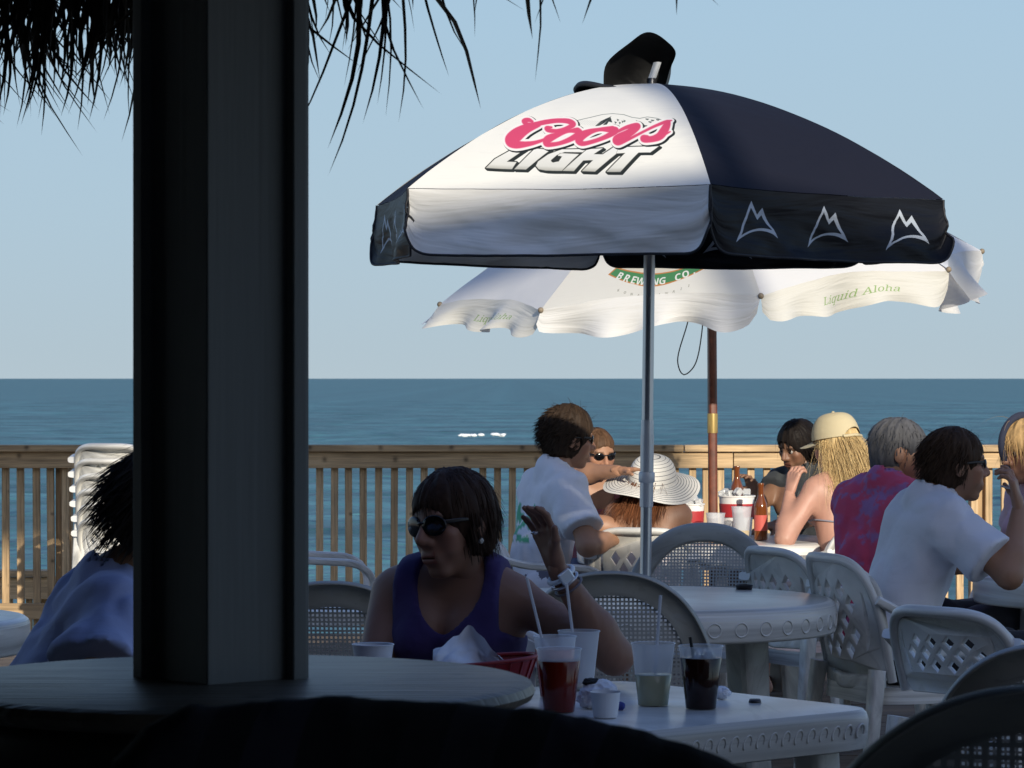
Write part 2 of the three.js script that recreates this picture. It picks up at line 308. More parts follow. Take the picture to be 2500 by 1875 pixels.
// ------------------------------------------------------------------ resin chairs
// dome-backed chair with a perforated panel; front is +z
function domeHalf(y, W, y0, y1) { const s = clamp((y - y0) / (y1 - y0)); return W * Math.pow(1 - Math.pow(s, 2.3), .5) * (1 - .10 * (1 - s)); }
function domeChair(name, label, mat, perfMat, { W = .312, top = .89, seatY = .44, rimW = 1, group = 'dome-backed resin chairs', category = 'chair' } = {}) {
  const t = thing(name, label, category, 0, 0, 0, 0, group);
  const y0 = seatY + .02, bz = (x, y) => -.215 - .11 * (y - y0) / .45 + .9 * x * x * .75;
  // rim: swept along the dome outline
  const N = 56, out = [], W2 = W;
  const outline = (s, k) => { // s 0..1 along the arch, k shrinks inwards
    const a = Math.PI * (1 - s), c = Math.cos(a), q = Math.sin(a), e = .86, x = Math.sign(c) * Math.pow(Math.abs(c), e) * (W2 - k), y = y0 + Math.pow(q, e) * (top - y0 - k); return [x, y];
  };
  const prof = [[.072, .000, 0], [.068, .010, 0], [.060, .013, 0], [.030, .016, 0], [.010, .016, 0], [.0, .008, 0], [-.002, -.006, 0], [.004, -.022, 0], [.010, -.022, 0], [.012, -.004, 0], [.06, .0, 0], [.072, -.006, 0], [.072, .0, 0]];
  const rim = surf((u, v) => { const q = prof[Math.round(u * (prof.length - 1))], [x, y] = outline(v, q[0] * rimW); return V(x, y, bz(x, y) + q[1]); }, prof.length - 1, N);
  const back = part('back_rim', rim, mat, t);
  const panel = surf((u, v) => { const k = .066 * rimW, s = v, [xr, y] = outline(.5 + .5 * (1 - s), k), x = (u * 2 - 1) * xr; return V(x, y, bz(x, y) + .004); }, 22, 18, (u, v, p) => [p.x / .0125, p.y / .0125]);
  part('back_panel', panel, perfMat, t);
  // seat
  const seat = surf((u, v) => { const th = v * 2 * Math.PI, r = u, c = Math.cos(th), s = Math.sin(th), e = .55, x = Math.sign(c) * Math.pow(Math.abs(c), e) * .235 * r, z = Math.sign(s) * Math.pow(Math.abs(s), e) * .23 * r; return V(x, seatY - .018 * (1 - r * r) - (r > .93 ? (r - .93) * .35 : 0), z); }, 12, 48);
  part('seat', seat, mat, t);
  part('seat_edge', surf((u, v) => { const th = v * 2 * Math.PI, c = Math.cos(th), s = Math.sin(th), e = .55; return V(Math.sign(c) * Math.pow(Math.abs(c), e) * (.235 + .004 * u), seatY - .026 - .05 * u, Math.sign(s) * Math.pow(Math.abs(s), e) * (.23 + .004 * u)); }, 3, 48), mat, t);
  const leg = (sx, sz, back) => sweep([0, .25, .5, .75, 1].map((s) => ({ p: V(sx * mix(.20, .235, s), mix(seatY - .03, 0, s), sz * mix(.19, .245, s)), w: mix(.062, .036, s), h: mix(.055, .034, s) })), V(0, 0, 1));
  for (const sx of [-1, 1]) for (const sz of [-1, 1]) part('leg', leg(sx, sz), mat, t);
  for (const sx of [-1, 1]) part('back_stay', sweep([{ p: V(sx * .205, seatY - .03, -.195), w: .05, h: .025 }, { p: V(sx * .222, seatY + .03, -.2), w: .05, h: .022 }, { p: V(sx * .232, seatY + .09, -.19), w: .05, h: .018 }], V(0, 0, 1)), mat, t);
  if (seatY > .6) for (const [a, b] of [[[-1, 1], [1, 1]], [[-1, -1], [1, -1]], [[-1, -1], [-1, 1]], [[1, -1], [1, 1]]]) part('stretcher', sweep([a, b].map(([x, z]) => ({ p: V(x * .225, .25, z * .23), w: .026, h: .026 }))), mat, t);
  return t;
}
// armchair with a diamond lattice back
function latticeBackShape(W, H) {
  const s = new THREE.Shape(), r = Math.min(.13, H * .42);
  s.moveTo(-W * .80, 0); s.lineTo(W * .80, 0); s.quadraticCurveTo(W * .98, .02, W, H * .3); s.lineTo(W, H - r); s.quadraticCurveTo(W * .99, H - .015, W - r * 1.1, H - .008); s.quadraticCurveTo(0, H + .03, -W + r * 1.1, H - .008); s.quadraticCurveTo(-W * .99, H - .015, -W, H - r); s.lineTo(-W, H * .3); s.quadraticCurveTo(-W * .98, .02, -W * .80, 0);
  const b = .038, inside = (x, y) => { const e = 2.6; return Math.pow(Math.abs(x) / (W - b), e) + Math.pow(Math.abs(y - H / 2) / (H / 2 - b * .95), e) < 1; };
  const dw = H < .28 ? .031 : .036, dh = H < .28 ? .034 : .050, gap = H < .28 ? .008 : .0105, m = Math.floor(W / dw) + 1, n = Math.floor(H / dh) + 1;
  for (let i = -m; i <= m; i++) for (let j = -n; j <= n; j++) {
    if ((i + j) & 1) continue;
    const cx = i * dw, cy = H / 2 + j * dh, a = dw - gap, c = dh - gap * 1.3;
    if (Math.abs(cx) > W * .58) continue;
    if (![[cx - a, cy], [cx + a, cy], [cx, cy - c], [cx, cy + c]].every(([x, y]) => inside(x, y))) continue;
    const h = new THREE.Path(); h.moveTo(cx - a, cy); h.lineTo(cx, cy - c); h.lineTo(cx + a, cy); h.lineTo(cx, cy + c); h.closePath(); s.holes.push(h);
  }
  for (const q of [-1, 1]) { // tall crescent slot at each side
    const h = new THREE.Path(), x0 = q * W * .66, x1 = q * (W - .045), yb = H * .24, yt = H * .74;
    h.moveTo(x0, yb); h.quadraticCurveTo(x1 * 1.01, mix(yb, yt, .12), x1, mix(yb, yt, .55)); h.quadraticCurveTo(x1, yt, x0 + q * .016, yt); h.quadraticCurveTo(x0 + q * .02, mix(yb, yt, .5), x0, yb); s.holes.push(h);
  }
  return s;
}
function latticeChair(name, label, mat, { W = .23, top = .80, low = .47, tilt = .16, legBack = -.285, group = 'lattice-backed white resin armchairs' } = {}) {
  const t = thing(name, label, 'chair', 0, 0, 0, 0, group), seatY = .43, H = top - low;
  const g = new THREE.ExtrudeGeometry(latticeBackShape(W, H), { depth: .012, bevelEnabled: true, bevelThickness: .004, bevelSize: .003, bevelSegments: 2, curveSegments: 14 });
  const place = (v) => { const y = v.y; v.z += 1.35 * v.x * v.x - tilt * y - .235; v.y = low + y; };
  part('backrest', toCreasedNormals(bend(g, place), .9), mat, t);
  // rolled edge round the back
  const edge = []; for (let k = 0; k <= 40; k++) { const a = Math.PI * (1 - k / 40), c = Math.cos(a), q = Math.sin(a), v = V(Math.sign(c) * Math.pow(Math.abs(c), .45) * W, Math.pow(q, .5) * (H + .003), -.004); place(v); edge.push(v); }
  part('back_edge', tube(edge, .0165, 60, 8), mat, t);
  const seat = surf((u, v) => { const th = v * 2 * Math.PI, r = u, c = Math.cos(th), s = Math.sin(th), e = .5; return V(Math.sign(c) * Math.pow(Math.abs(c), e) * .225 * r, seatY - .02 * (1 - r * r), Math.sign(s) * Math.pow(Math.abs(s), e) * .23 * r); }, 10, 44);
  part('seat', seat, mat, t);
  part('seat_edge', surf((u, v) => { const th = v * 2 * Math.PI, c = Math.cos(th), s = Math.sin(th), e = .5; return V(Math.sign(c) * Math.pow(Math.abs(c), e) * (.225 + .005 * u), seatY - .055 * u, Math.sign(s) * Math.pow(Math.abs(s), e) * (.23 + .005 * u)); }, 3, 44), mat, t);
  for (const sx of [-1, 1]) {
    const arm = []; for (const [x, y, z, w] of [[.222, top - H * .32, -.235, .03], [.25, .665, -.12, .045], [.265, .655, .02, .055], [.265, .64, .16, .055], [.255, .585, .225, .05], [.245, .47, .235, .05]]) arm.push({ p: V(sx * x, y, z), w, h: .016, up: z > .2 ? V(0, .3, 1) : V(0, 1, 0) });
    const cr = new THREE.CatmullRomCurve3(arm.map((a) => a.p)), st = []; for (let k = 0; k <= 18; k++) st.push({ p: cr.getPoint(k / 18), w: .058, h: .032, up: k > 13 ? V(0, .3, 1) : V(0, 1, .1) });
    part('armrest', sweep(st), mat, t);
    part('leg', sweep([0, .5, 1].map((s) => ({ p: V(sx * mix(.238, .265, s), mix(.49, 0, s), mix(.232, .262, s)), w: mix(.05, .036, s), h: mix(.05, .032, s) })), V(0, 0, 1)), mat, t);
    part('leg', sweep([0, .5, 1].map((s) => ({ p: V(sx * mix(.205, .235, s), mix(.49, 0, s), mix(Math.max(-.222, legBack + .02), legBack, s)), w: mix(.06, .04, s), h: mix(.05, .034, s) })), V(0, 0, 1)), mat, t);
  }
  if (low < .52) part('back_web', sweep([{ p: V(-.19, low - .005, -.19), w: .05, h: .022 }, { p: V(0, low - .01, -.235), w: .05, h: .022 }, { p: V(.19, low - .005, -.19), w: .05, h: .022 }], V(0, 0, 1)), mat, t);
  return t;
}
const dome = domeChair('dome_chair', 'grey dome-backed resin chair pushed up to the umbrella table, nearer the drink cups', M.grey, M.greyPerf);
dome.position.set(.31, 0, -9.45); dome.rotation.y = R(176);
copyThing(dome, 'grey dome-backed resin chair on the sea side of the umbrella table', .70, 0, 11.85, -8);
copyThing(dome, 'empty grey dome-backed chair next to the woman in the purple top', -.47, 0, 9.0, 175);
copyThing(dome, 'grey dome-backed chair behind the woman in the pale blue shirt', -1.17, 0, 6.98, 112);
copyThing(dome, 'grey dome-backed chair standing by itself beside the dark bar stool', 1.23, 0, 6.95, 165);
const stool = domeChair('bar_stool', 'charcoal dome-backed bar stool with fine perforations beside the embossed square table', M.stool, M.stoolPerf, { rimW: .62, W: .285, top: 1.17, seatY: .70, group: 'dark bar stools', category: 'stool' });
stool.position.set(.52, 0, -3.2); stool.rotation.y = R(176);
copyThing(stool, 'charcoal bar stool under the striped towel', -.06, -.025, 2.98, 181);
copyThing(stool, 'charcoal bar stool by the bar table, without a towel', -.66, 0, 3.0, 176);

const lat = latticeChair('lattice_armchair', 'white lattice-backed armchair under the woman in the striped sun hat', M.white, { top: .80 });
lat.position.set(.61, 0, -13.6); lat.rotation.y = R(165);
copyThing(lat, 'white lattice-backed armchair under the man in the pink patterned shirt', 1.20, 0, 11.95, 118);
copyThing(lat, 'white lattice-backed armchair under the young man with the green print on his shirt', .10, 0, 13.45, 108);
copyThing(lat, 'white lattice-backed armchair under the blonde woman', 1.46, 0, 13.95, -150);
copyThing(lat, 'white lattice-backed armchair under the dark haired girl', 1.48, 0, 15.3, -40);
copyThing(lat, 'white lattice-backed armchair under the girl who reaches for the hat', .36, 0, 14.6, 20);
copyThing(lat, 'white lattice-backed armchair under the woman in the purple top', -.14, 0, 7.82, -8);
copyThing(lat, 'white lattice-backed armchair under the woman with the head band', 2.12, 0, 12.3, -75);
copyThing(lat, 'empty white lattice-backed armchair by the railing, partly in the sun', -.86, 0, 13.9, 96);
const tallLat = latticeChair('lattice_armchair', 'white tall lattice-backed armchair under the man in the plain white shirt', M.white, { top: .85, low: .45, W: .22, tilt: .2 });
tallLat.position.set(1.33, 0, -10.62); tallLat.rotation.y = R(112);
const lowLat = latticeChair('lattice_armchair', 'empty white armchair with a low lattice back beside the white side table', M.white, { top: .80, low: .565, W: .215, tilt: .34 });
lowLat.position.set(1.40, 0, -8.93); lowLat.rotation.y = R(132);
{
  const names = ['bottom', 'second', 'third', 'fourth', 'fifth'].map((q) => `white resin armchair, ${q} from the deck in the stack by the railing`); names[0] = 'white resin armchair carrying the rest of the stack by the railing'; names.push('white resin armchair on top of the stack by the railing');
  const base = latticeChair('stacked_armchair', names[0], M.white, { top: .72, low: .50, W: .215, tilt: .30, legBack: -.19, group: 'stacked white resin armchairs' }); base.position.set(-1.95, 0, -16.35); base.rotation.y = R(158);
  for (let k = 1; k < 6; k++) copyThing(base, names[k], -1.95 - .004 * k, .076 * k, 16.35, 158 + (k % 2) * 2);
}

// ------------------------------------------------------------------ tables
const ringGeo = new THREE.TorusGeometry(.022, .0032, 6, 18);
function roundTable(label, x, d, Rad = .62, rings = true) {
  const t = thing('round_table', label, 'table', x, 0, d, 0, 'round white resin tables');
  part('table_top', toCreasedNormals(lathe([[0, .722], [Rad - .03, .722], [Rad - .012, .719], [Rad, .710], [Rad + .004, .70]], 72), .5), M.whiteTable, t);
  part('skirt', lathe([[Rad + .004, .70], [Rad + .006, .66], [Rad + .004, .625], [Rad, .615], [Rad - .008, .617], [Rad - .006, .69]], 72), M.whiteTable, t);
  part('table_underside', lathe([[Rad - .01, .69], [0, .69]], 48), M.whiteTable, t);
  if (rings) { const n = 42; for (let k = 0; k < n; k++) { const a = k / n * 2 * Math.PI, m = part('embossed_ring', ringGeo, M.whiteTable, t); m.position.set(Math.sin(a) * (Rad + .0045), .658, Math.cos(a) * (Rad + .0045)); m.rotation.y = a; } }
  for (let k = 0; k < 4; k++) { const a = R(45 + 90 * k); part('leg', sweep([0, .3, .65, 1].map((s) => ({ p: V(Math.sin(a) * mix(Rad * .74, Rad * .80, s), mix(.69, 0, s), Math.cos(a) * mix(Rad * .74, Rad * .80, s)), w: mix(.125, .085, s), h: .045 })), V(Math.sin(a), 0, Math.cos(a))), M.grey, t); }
  return t;
}
roundTable('round white resin table with embossed rings on its skirt, under the black and white umbrella', .45, 10.45);
roundTable('round white table in the sun crowded with bottles and cups, under the white umbrella', .90, 14.3, .60, false);
roundTable('round white table that the man in the plain white shirt leans on', 2.28, 11.75, .55, false);
roundTable('round white side table beside the low-backed empty armchair', 2.13, 9.25, .45, false);
roundTable('round white table behind the woman in the pale blue shirt', -2.0, 9.6, .52, false);

function squareTable(label, x, d, S, turn) {
  const t = thing('square_table', label, 'table', x, 0, d, turn);
  const e = .16, P = (k, r) => { const a = k * 2 * Math.PI, c = Math.cos(a), s = Math.sin(a); return [Math.sign(c) * Math.pow(Math.abs(c), e) * r, Math.sign(s) * Math.pow(Math.abs(s), e) * r]; };
  const h = S / 2;
  part('table_top', surf((u, v) => { const r = h * u, [px, pz] = P(v, r); return V(px, .722 - (u > .985 ? .004 : 0), pz); }, 8, 160, (u, v, p) => [p.x, p.z]), M.whiteTable, t);
  const prof = [[h, .718], [h + .006, .71], [h + .010, .695], [h + .008, .66], [h + .004, .632], [h - .004, .628], [h - .006, .69]];
  part('skirt', surf((u, v) => { const q = prof[Math.round(u * 6)], [px, pz] = P(v, q[0]); return V(px, q[1], pz); }, 6, 160), M.whiteTable, t);
  part('table_underside', box(S - .03, .006, S - .03, 0, .692, 0), M.whiteTable, t);
  const sw = new THREE.TorusGeometry(.017, .0032, 5, 12, 4.4); sw.scale(.62, 1, 1); sw.rotateZ(-.5);
  for (let q = 0; q < 4; q++) for (let k = 0; k < 20; k++) { const m = part('embossed_swirl', sw, M.whiteTable, t), o = (k - 9.5) * .0385, a = q * Math.PI / 2; m.position.set(Math.cos(a) * o + Math.sin(a) * (h + .0085), .672, -Math.sin(a) * o + Math.cos(a) * (h + .0085)); m.rotation.y = a; }
  for (const sx of [-1, 1]) for (const sz of [-1, 1]) part('leg', sweep([0, .5, 1].map((s) => ({ p: V(sx * mix(h - .1, h - .06, s), mix(.69, 0, s), sz * mix(h - .1, h - .06, s)), w: mix(.09, .055, s), h: mix(.09, .055, s) })), V(0, 0, 1)), M.whiteTable, t);
  return t;
}
squareTable('square white resin table with embossed skirt holding the drink cups',   .205, 7.03, .86, 40);
// ------------------------------------------------------------------ printed cloth
function canvasTex(w, h, draw, srgb = true) { const c = document.createElement('canvas'); c.width = w; c.height = h; draw(c.getContext('2d')); const t = new THREE.CanvasTexture(c); if (srgb) t.colorSpace = THREE.SRGBColorSpace; t.magFilter = THREE.LinearFilter; return t; }
const weave = (x, w, h, a) => { for (let i = 0; i < 900; i++) { x.fillStyle = `rgba(${rnd() < .5 ? '0,0,0' : '255,255,255'},${a * rnd()})`; x.fillRect(rnd() * w, rnd() * h, rr(20, 120), rr(1, 3)); } };
const logoTex = canvasTex(1024, 1024, (x) => {
  x.fillStyle = '#efede4'; x.fillRect(0, 0, 1024, 1024); weave(x, 1024, 1024, .035);
  x.setTransform(.3376, .01924, .2045, .6252, 50, 488);
  const curve = (pts) => { const c = new THREE.CatmullRomCurve3(pts.map((p) => V(p[0], p[1], p[2])), false, 'centripetal'); return c.getPoints(pts.length * 26); };
  // mountains behind the script
  x.lineJoin = x.lineCap = 'round';
  const line = (pts, w, col = '#1d2420') => { x.strokeStyle = col; x.lineWidth = w; x.beginPath(); pts.forEach(([a, b], i) => (i ? x.lineTo(a, b) : x.moveTo(a, b))); x.stroke(); };
  const poly = (pts, col) => { x.fillStyle = col; x.beginPath(); pts.forEach(([a, b], i) => (i ? x.lineTo(a, b) : x.moveTo(a, b))); x.closePath(); x.fill(); };
  line([[1060, 192], [1130, 170], [1210, 148], [1330, 112], [1440, 99], [1555, 113], [1640, 152], [1720, 168], [1800, 150], [1900, 168], [1965, 198], [2030, 190]], 7, '#6c7470');
  poly([[1240, 272], [1310, 200], [1425, 135], [1390, 180], [1345, 225], [1280, 266]], '#2a302c');
  poly([[1330, 250], [1415, 150], [1432, 215], [1395, 205], [1375, 240]], '#343b36');
  for (const [a, b] of [[1480, 168], [1530, 190], [1500, 205], [1455, 200], [1550, 182], [1640, 205], [1680, 190]]) poly([[a, b], [a + 26, b + 14], [a + 8, b + 34]], '#5a625d');
  for (let k = 0; k < 14; k++) { const a = 1110 + k * 17, b = 178 + k * 2; line([[a, b], [a - 46, b + 56]], 2.2, '#b9bdb6'); }
  for (const [a, b] of [[1780, 170], [1835, 185], [1890, 178], [1810, 205], [1760, 250], [1790, 272]]) poly([[a, b], [a + 40, b + 5], [a + 22, b + 22], [a + 2, b + 12]], '#555d58');
  // LIGHT
  const L = [
    [[390, 510], [522, 510], [330, 628], [432, 628], [384, 690], [112, 690], [205, 608]],
    [[622, 500], [785, 508], [530, 690], [408, 690]],
    [[1165, 497], [905, 503], [760, 552], [655, 618], [632, 655], [662, 684], [735, 692], [905, 690], [1030, 588], [1085, 545], [880, 540], [855, 572], [905, 570], [870, 615], [800, 622], [790, 606], [850, 560], [930, 530], [1120, 530]],
    [[1170, 500], [1335, 490], [1238, 545], [1330, 545], [1445, 478], [1560, 478], [1250, 690], [1112, 690], [1228, 598], [1128, 602], [1030, 690], [912, 690]],
    [[1500, 478], [1912, 468], [1822, 526], [1702, 528], [1512, 690], [1368, 690], [1562, 532], [1470, 536]],
  ];
  const sh = (p, dx, dy) => p.map(([a, b]) => [a + dx, b + dy]);
  for (const p of L) { x.fillStyle = x.strokeStyle = '#20251f'; x.lineWidth = 20; for (const [dx, dy] of [[0, 2], [10, 9], [20, 14]]) { x.beginPath(); sh(p, dx, dy).forEach(([a, b], i) => (i ? x.lineTo(a, b) : x.moveTo(a, b))); x.closePath(); x.fill(); x.stroke(); } }
  for (const p of L) { const g = x.createLinearGradient(0, 480, 0, 700); g.addColorStop(0, '#f1f0ea'); g.addColorStop(.8, '#dcdbd2'); g.addColorStop(1, '#a9a79c'); x.fillStyle = g; x.beginPath(); p.forEach(([a, b], i) => (i ? x.lineTo(a, b) : x.moveTo(a, b))); x.closePath(); x.fill(); x.strokeStyle = '#8d8c82'; x.lineWidth = 3; x.stroke(); }
  poly([[790, 612], [850, 566], [892, 566], [866, 612], [812, 626]], '#23261f');
  // the script word
  const S = [
    [[588, 212, 12], [545, 192, 24], [508, 205, 28], [525, 242, 22], [600, 246, 24], [740, 212, 27], [880, 194, 26], [985, 206, 30], [1018, 240, 28], [950, 288, 22], [840, 318, 19], [752, 305, 22], [742, 284, 20], [790, 278, 10]],
    [[650, 244, 30], [520, 300, 52], [420, 372, 68], [372, 428, 62], [425, 464, 40], [560, 456, 22], [680, 425, 14], [800, 372, 12], [900, 335, 14]],
    [[1065, 308, 30], [970, 318, 16], [850, 360, 27], [745, 418, 38], [742, 452, 26], [850, 450, 18], [1000, 398, 25], [1085, 340, 35], [1065, 308, 30]],
    [[1432, 296, 36], [1290, 300, 18], [1160, 348, 27], [1082, 408, 38], [1110, 444, 24], [1250, 420, 18], [1400, 358, 25], [1462, 308, 35], [1432, 294, 30]],
    [[1090, 335, 12], [1200, 305, 12], [1290, 296, 14]],
    [[1470, 330, 11], [1590, 272, 20], [1690, 262, 34], [1610, 335, 40], [1478, 412, 42], [1500, 440, 20], [1620, 392, 13], [1760, 322, 11], [1900, 252, 14], [2010, 212, 20], [2000, 250, 32], [1965, 318, 40], [1920, 372, 36], [1830, 402, 28], [1758, 394, 34], [1795, 376, 12]],
    [[1950, 365, 14], [2000, 340, 8], [2030, 326, 3]], [[2010, 206, 14], [2048, 196, 4]],
  ].map(curve);
  const dab = (grow, dx, dy, col) => { x.fillStyle = col; for (const s of S) for (const p of s) { x.beginPath(); x.arc(p.x + dx, p.y + dy, p.z + grow, 0, 7); x.fill(); } };
  dab(30, 16, 12, '#171c18'); dab(30, 6, 4, '#171c18'); dab(26, 0, 0, '#f3efe9'); dab(6, 0, 0, '#ee9db0'); dab(0, 0, 0, '#d9486f');
});
const markTex = canvasTex(1024, 256, (x) => {
  x.fillStyle = '#0e1017'; x.fillRect(0, 0, 1024, 256); weave(x, 1024, 256, .03);
  for (const c of [.19, .51, .83]) {
    x.save(); x.translate(c * 1024, 128); x.scale(.66, .63); x.fillStyle = '#b9c1cb';
    x.beginPath(); x.moveTo(-145, 130); x.lineTo(-28, -135); x.lineTo(12, -52); x.lineTo(48, -98); x.lineTo(140, 85); x.quadraticCurveTo(0, -10, -145, 130); x.closePath();
    x.moveTo(-108, 82); x.quadraticCurveTo(0, 10, 96, 36); x.lineTo(44, -52); x.lineTo(12, -20); x.lineTo(-30, -92); x.closePath(); x.fill('evenodd'); x.restore();
  }
});
const clothWrinkle = tex(256, 256, (u, v) => { const [a, b] = tile(u, 3), [c, d] = tile(v, 4); const r = fbm(a + c, b + d, c * .7, 4); return [.5 + .6 * r]; }, false);
const cloth = (m, s = .010) => { m.side = THREE.DoubleSide; m.bumpMap = clothWrinkle; m.bumpScale = s; return m; };
M.canopyLogo = cloth(std(.94, .94, .93, .75, { map: logoTex }));
M.canopyWhite = cloth(std(.78, .775, .75, .75));
M.canopyBlack = cloth(phys(.011, .012, .021, .72, { specularIntensity: .35 }));
M.canopyMarks = cloth(phys(1, 1, 1, .5, { map: markTex, specularIntensity: .5 }));
M.piping = std(.012, .013, .018, .6);
{
  const t = thing('patio_umbrella', 'black and white printed beer umbrella over the round white table', 'umbrella', .436, 0, 10.5);
  t.rotation.z = -.012;
  const Rr = 1.0, rim = 2.037, apex = 2.43, N = 6, a0 = 8, H = .205;
  const corner = (k) => { const a = R(a0 + 60 * k); return V(Math.sin(a), 0, Math.cos(a)); };
  const canopyP = (k, tt, s) => { const A = corner(k), B = corner(k + 1), sag = Math.sin(Math.PI * tt) * s * s; const p = A.clone().lerp(B, tt).multiplyScalar(Rr * s * (1 - .018 * sag)); p.y = apex - (apex - rim) * Math.pow(s, 1.85) - .006 * sag + .004 * fbm(p.x * 6, k, p.z * 6) * s; return p; };
  for (let k = 0; k < N; k++) {                      // k = -1 is the printed front panel
    const front = k === 5, white = k % 2 === 1, mt = front ? M.canopyLogo : white ? M.canopyWhite : M.canopyBlack;
    const pn = part('canopy_panel', surf((u, v) => canopyP(k, u, v), 28, 28, (u, v) => [.5 + (u - .5) * v * Rr, 1 - v]), mt, t, front ? 'white canopy panel with pink script lettering and a mountain print' : white ? 'white canopy panel' : 'black canopy panel');
    // valance
    const A = corner(k), B = corner(k + 1), outd = A.clone().add(B).normalize(), L = A.distanceTo(B) * Rr, flare = [.012, -.01, .0, .01, .0, .012][k], Hk = [H, .175, .18, .19, H, H][k], r = .075;
    const low = (tt) => { const e = Math.min(tt, 1 - tt) * L; return e < r ? Hk - r + Math.sqrt(Math.max(0, r * r - (r - e) * (r - e))) : Hk; };
    const P = (tt, v) => {
      const base = canopyP(k, tt, 1), y = v * low(tt) + .012 * (k === 5 ? Math.sin(tt * 7) * v * .3 : 0), w = v * v;
      const bump = (.013 * Math.sin(tt * 9 + k * 2) + .05 * fbm(tt * 4 + k * 5, v * 2.5, k, 4)) * v + flare * w * 1.4 * (k === 0 ? .3 + tt : 1);
      base.addScaledVector(outd, bump); base.y -= y * (1 - .05 * Math.abs(flare) * 10 * v) + .002; return base;
    };
    const va = part('valance', surf(P, 40, 14, (u, v) => [u, 1 - v]), white ? M.canopyWhite : M.canopyMarks, pn);
    if (!white) va.userData.label = 'black valance with three silver mountain marks';
    const pipe = []; for (let i = 0; i <= 10; i++) pipe.push(P(0, i / 10)); for (let i = 1; i < 40; i++) pipe.push(P(i / 40, 1)); for (let i = 10; i >= 0; i--) pipe.push(P(1, i / 10));
    part('piping', tube(pipe, .0045, 110, 5), M.piping, pn);
    // rib under the corner, and its strut
    const rib = []; for (let i = 0; i <= 8; i++) { const q = canopyP(k, 0, i / 8 * .985 + .01); q.y -= .012; rib.push(q); }
    const rb = part('rib', tube(rib, .006, 16, 6), M.darkSteel, t);
    part('strut', tube([canopyP(k, 0, .52).add(V(0, -.016, 0)), corner(k).multiplyScalar(.05).setY(1.95)], .005, 2, 6), M.darkSteel, rb);
  }
  part('hub', lathe([[.018, 1.90], [.05, 1.905], [.05, 1.96], [.03, 1.99], [.018, 1.99]], 16), M.darkSteel, t);
  part('pole', lathe([[.019, .02], [.019, 2.40]], 20), M.steel, t);
  part('pole_sleeve', lathe([[.019, 1.02], [.0225, 1.022], [.0225, 1.26], [.021, 1.262], [.021, 1.31], [.019, 1.31]], 20), std(.62, .64, .67, .35, { metalness: .5 }), t);
  part('pole_collar', lathe([[.019, 1.10], [.027, 1.104], [.027, 1.135], [.019, 1.14]], 20), std(.7, .71, .73, .4, { metalness: .3 }), t);
  part('stand', lathe([[0, 0], [.24, 0], [.25, .015], [.24, .05], [.07, .075], [.03, .09], [.03, .34], [.02, .345], [.019, .2]], 36), std(.1, .1, .105, .6), t);
  // wind-blown vent cap
  const cap = std(.016, .0165, .018, .55, { side: THREE.DoubleSide, bumpMap: clothWrinkle, bumpScale: .004 });
  const rimC = new THREE.CatmullRomCurve3([[-.118, -.015, .03], [-.112, .065, .07], [-.045, .130, .10], [.018, .168, .10], [.085, .148, .07], [.112, .105, .05], [.098, .055, .06], [.07, -.012, .07]].map((p) => V(...p)));
  part('vent_cap', surf((u, v) => {
    const a = rimC.getPoint(u), b = V(.0, .0, -.10), p = a.clone().lerp(b, v), bul = Math.sin(Math.PI * v * .9);
    p.z -= .05 * bul; p.y += .045 * bul * Math.sin(Math.PI * u); p.x += .05 * bul * (u < .5 ? -1 : 1) * Math.abs(Math.cos(Math.PI * u)); p.addScaledVector(V(1, .4, .5), .010 * noise(u * 7, v * 4, 3));
    return p.add(V(-.035, apex - .005, .02));
  }, 40, 20), cap, t);
  part('vent_flap', surf((u, v) => { const th = u * Math.PI * 2, c = Math.cos(th), s = Math.sin(th), rx = mix(.05, .155, v), x = c * rx - .06 + (c < 0 ? -.035 * v : -.03), z = s * rx * .95, y = apex - .012 - .035 * v * v * (c > 0 ? 1 : .25) + .012 * Math.sin(th * 3) * v; return V(x, y, z); }, 44, 8), cap, t);
  part('flap_hem', tube(Array.from({ length: 26 }, (_, i) => { const th = i / 25 * Math.PI * 2, c = Math.cos(th), s = Math.sin(th); return V(c * .155 - .06 + (c < 0 ? -.035 : -.03), apex - .012 - .035 * (c > 0 ? 1 : .25) + .012 * Math.sin(th * 3), s * .147); }), .011, 60, 6), cap, t);
  part('painted_highlight', surf((u, v) => V(mix(.0, .026, u) + .018 * v - .015, apex + .012 + .055 * v, .088 + .018 * Math.sin(u * 3) - .02 * v), 4, 4), std(.8, .8, .76, .6, { side: THREE.DoubleSide }), t, 'white plate painted in as the sunlit highlight inside the vent cap');  // white plate stands in for a sunlit highlight inside the hood
  part('finial', lathe([[0, apex + .03], [.016, apex + .02], [.016, apex - .03], [0, apex - .03]], 12), M.darkSteel, t);
}
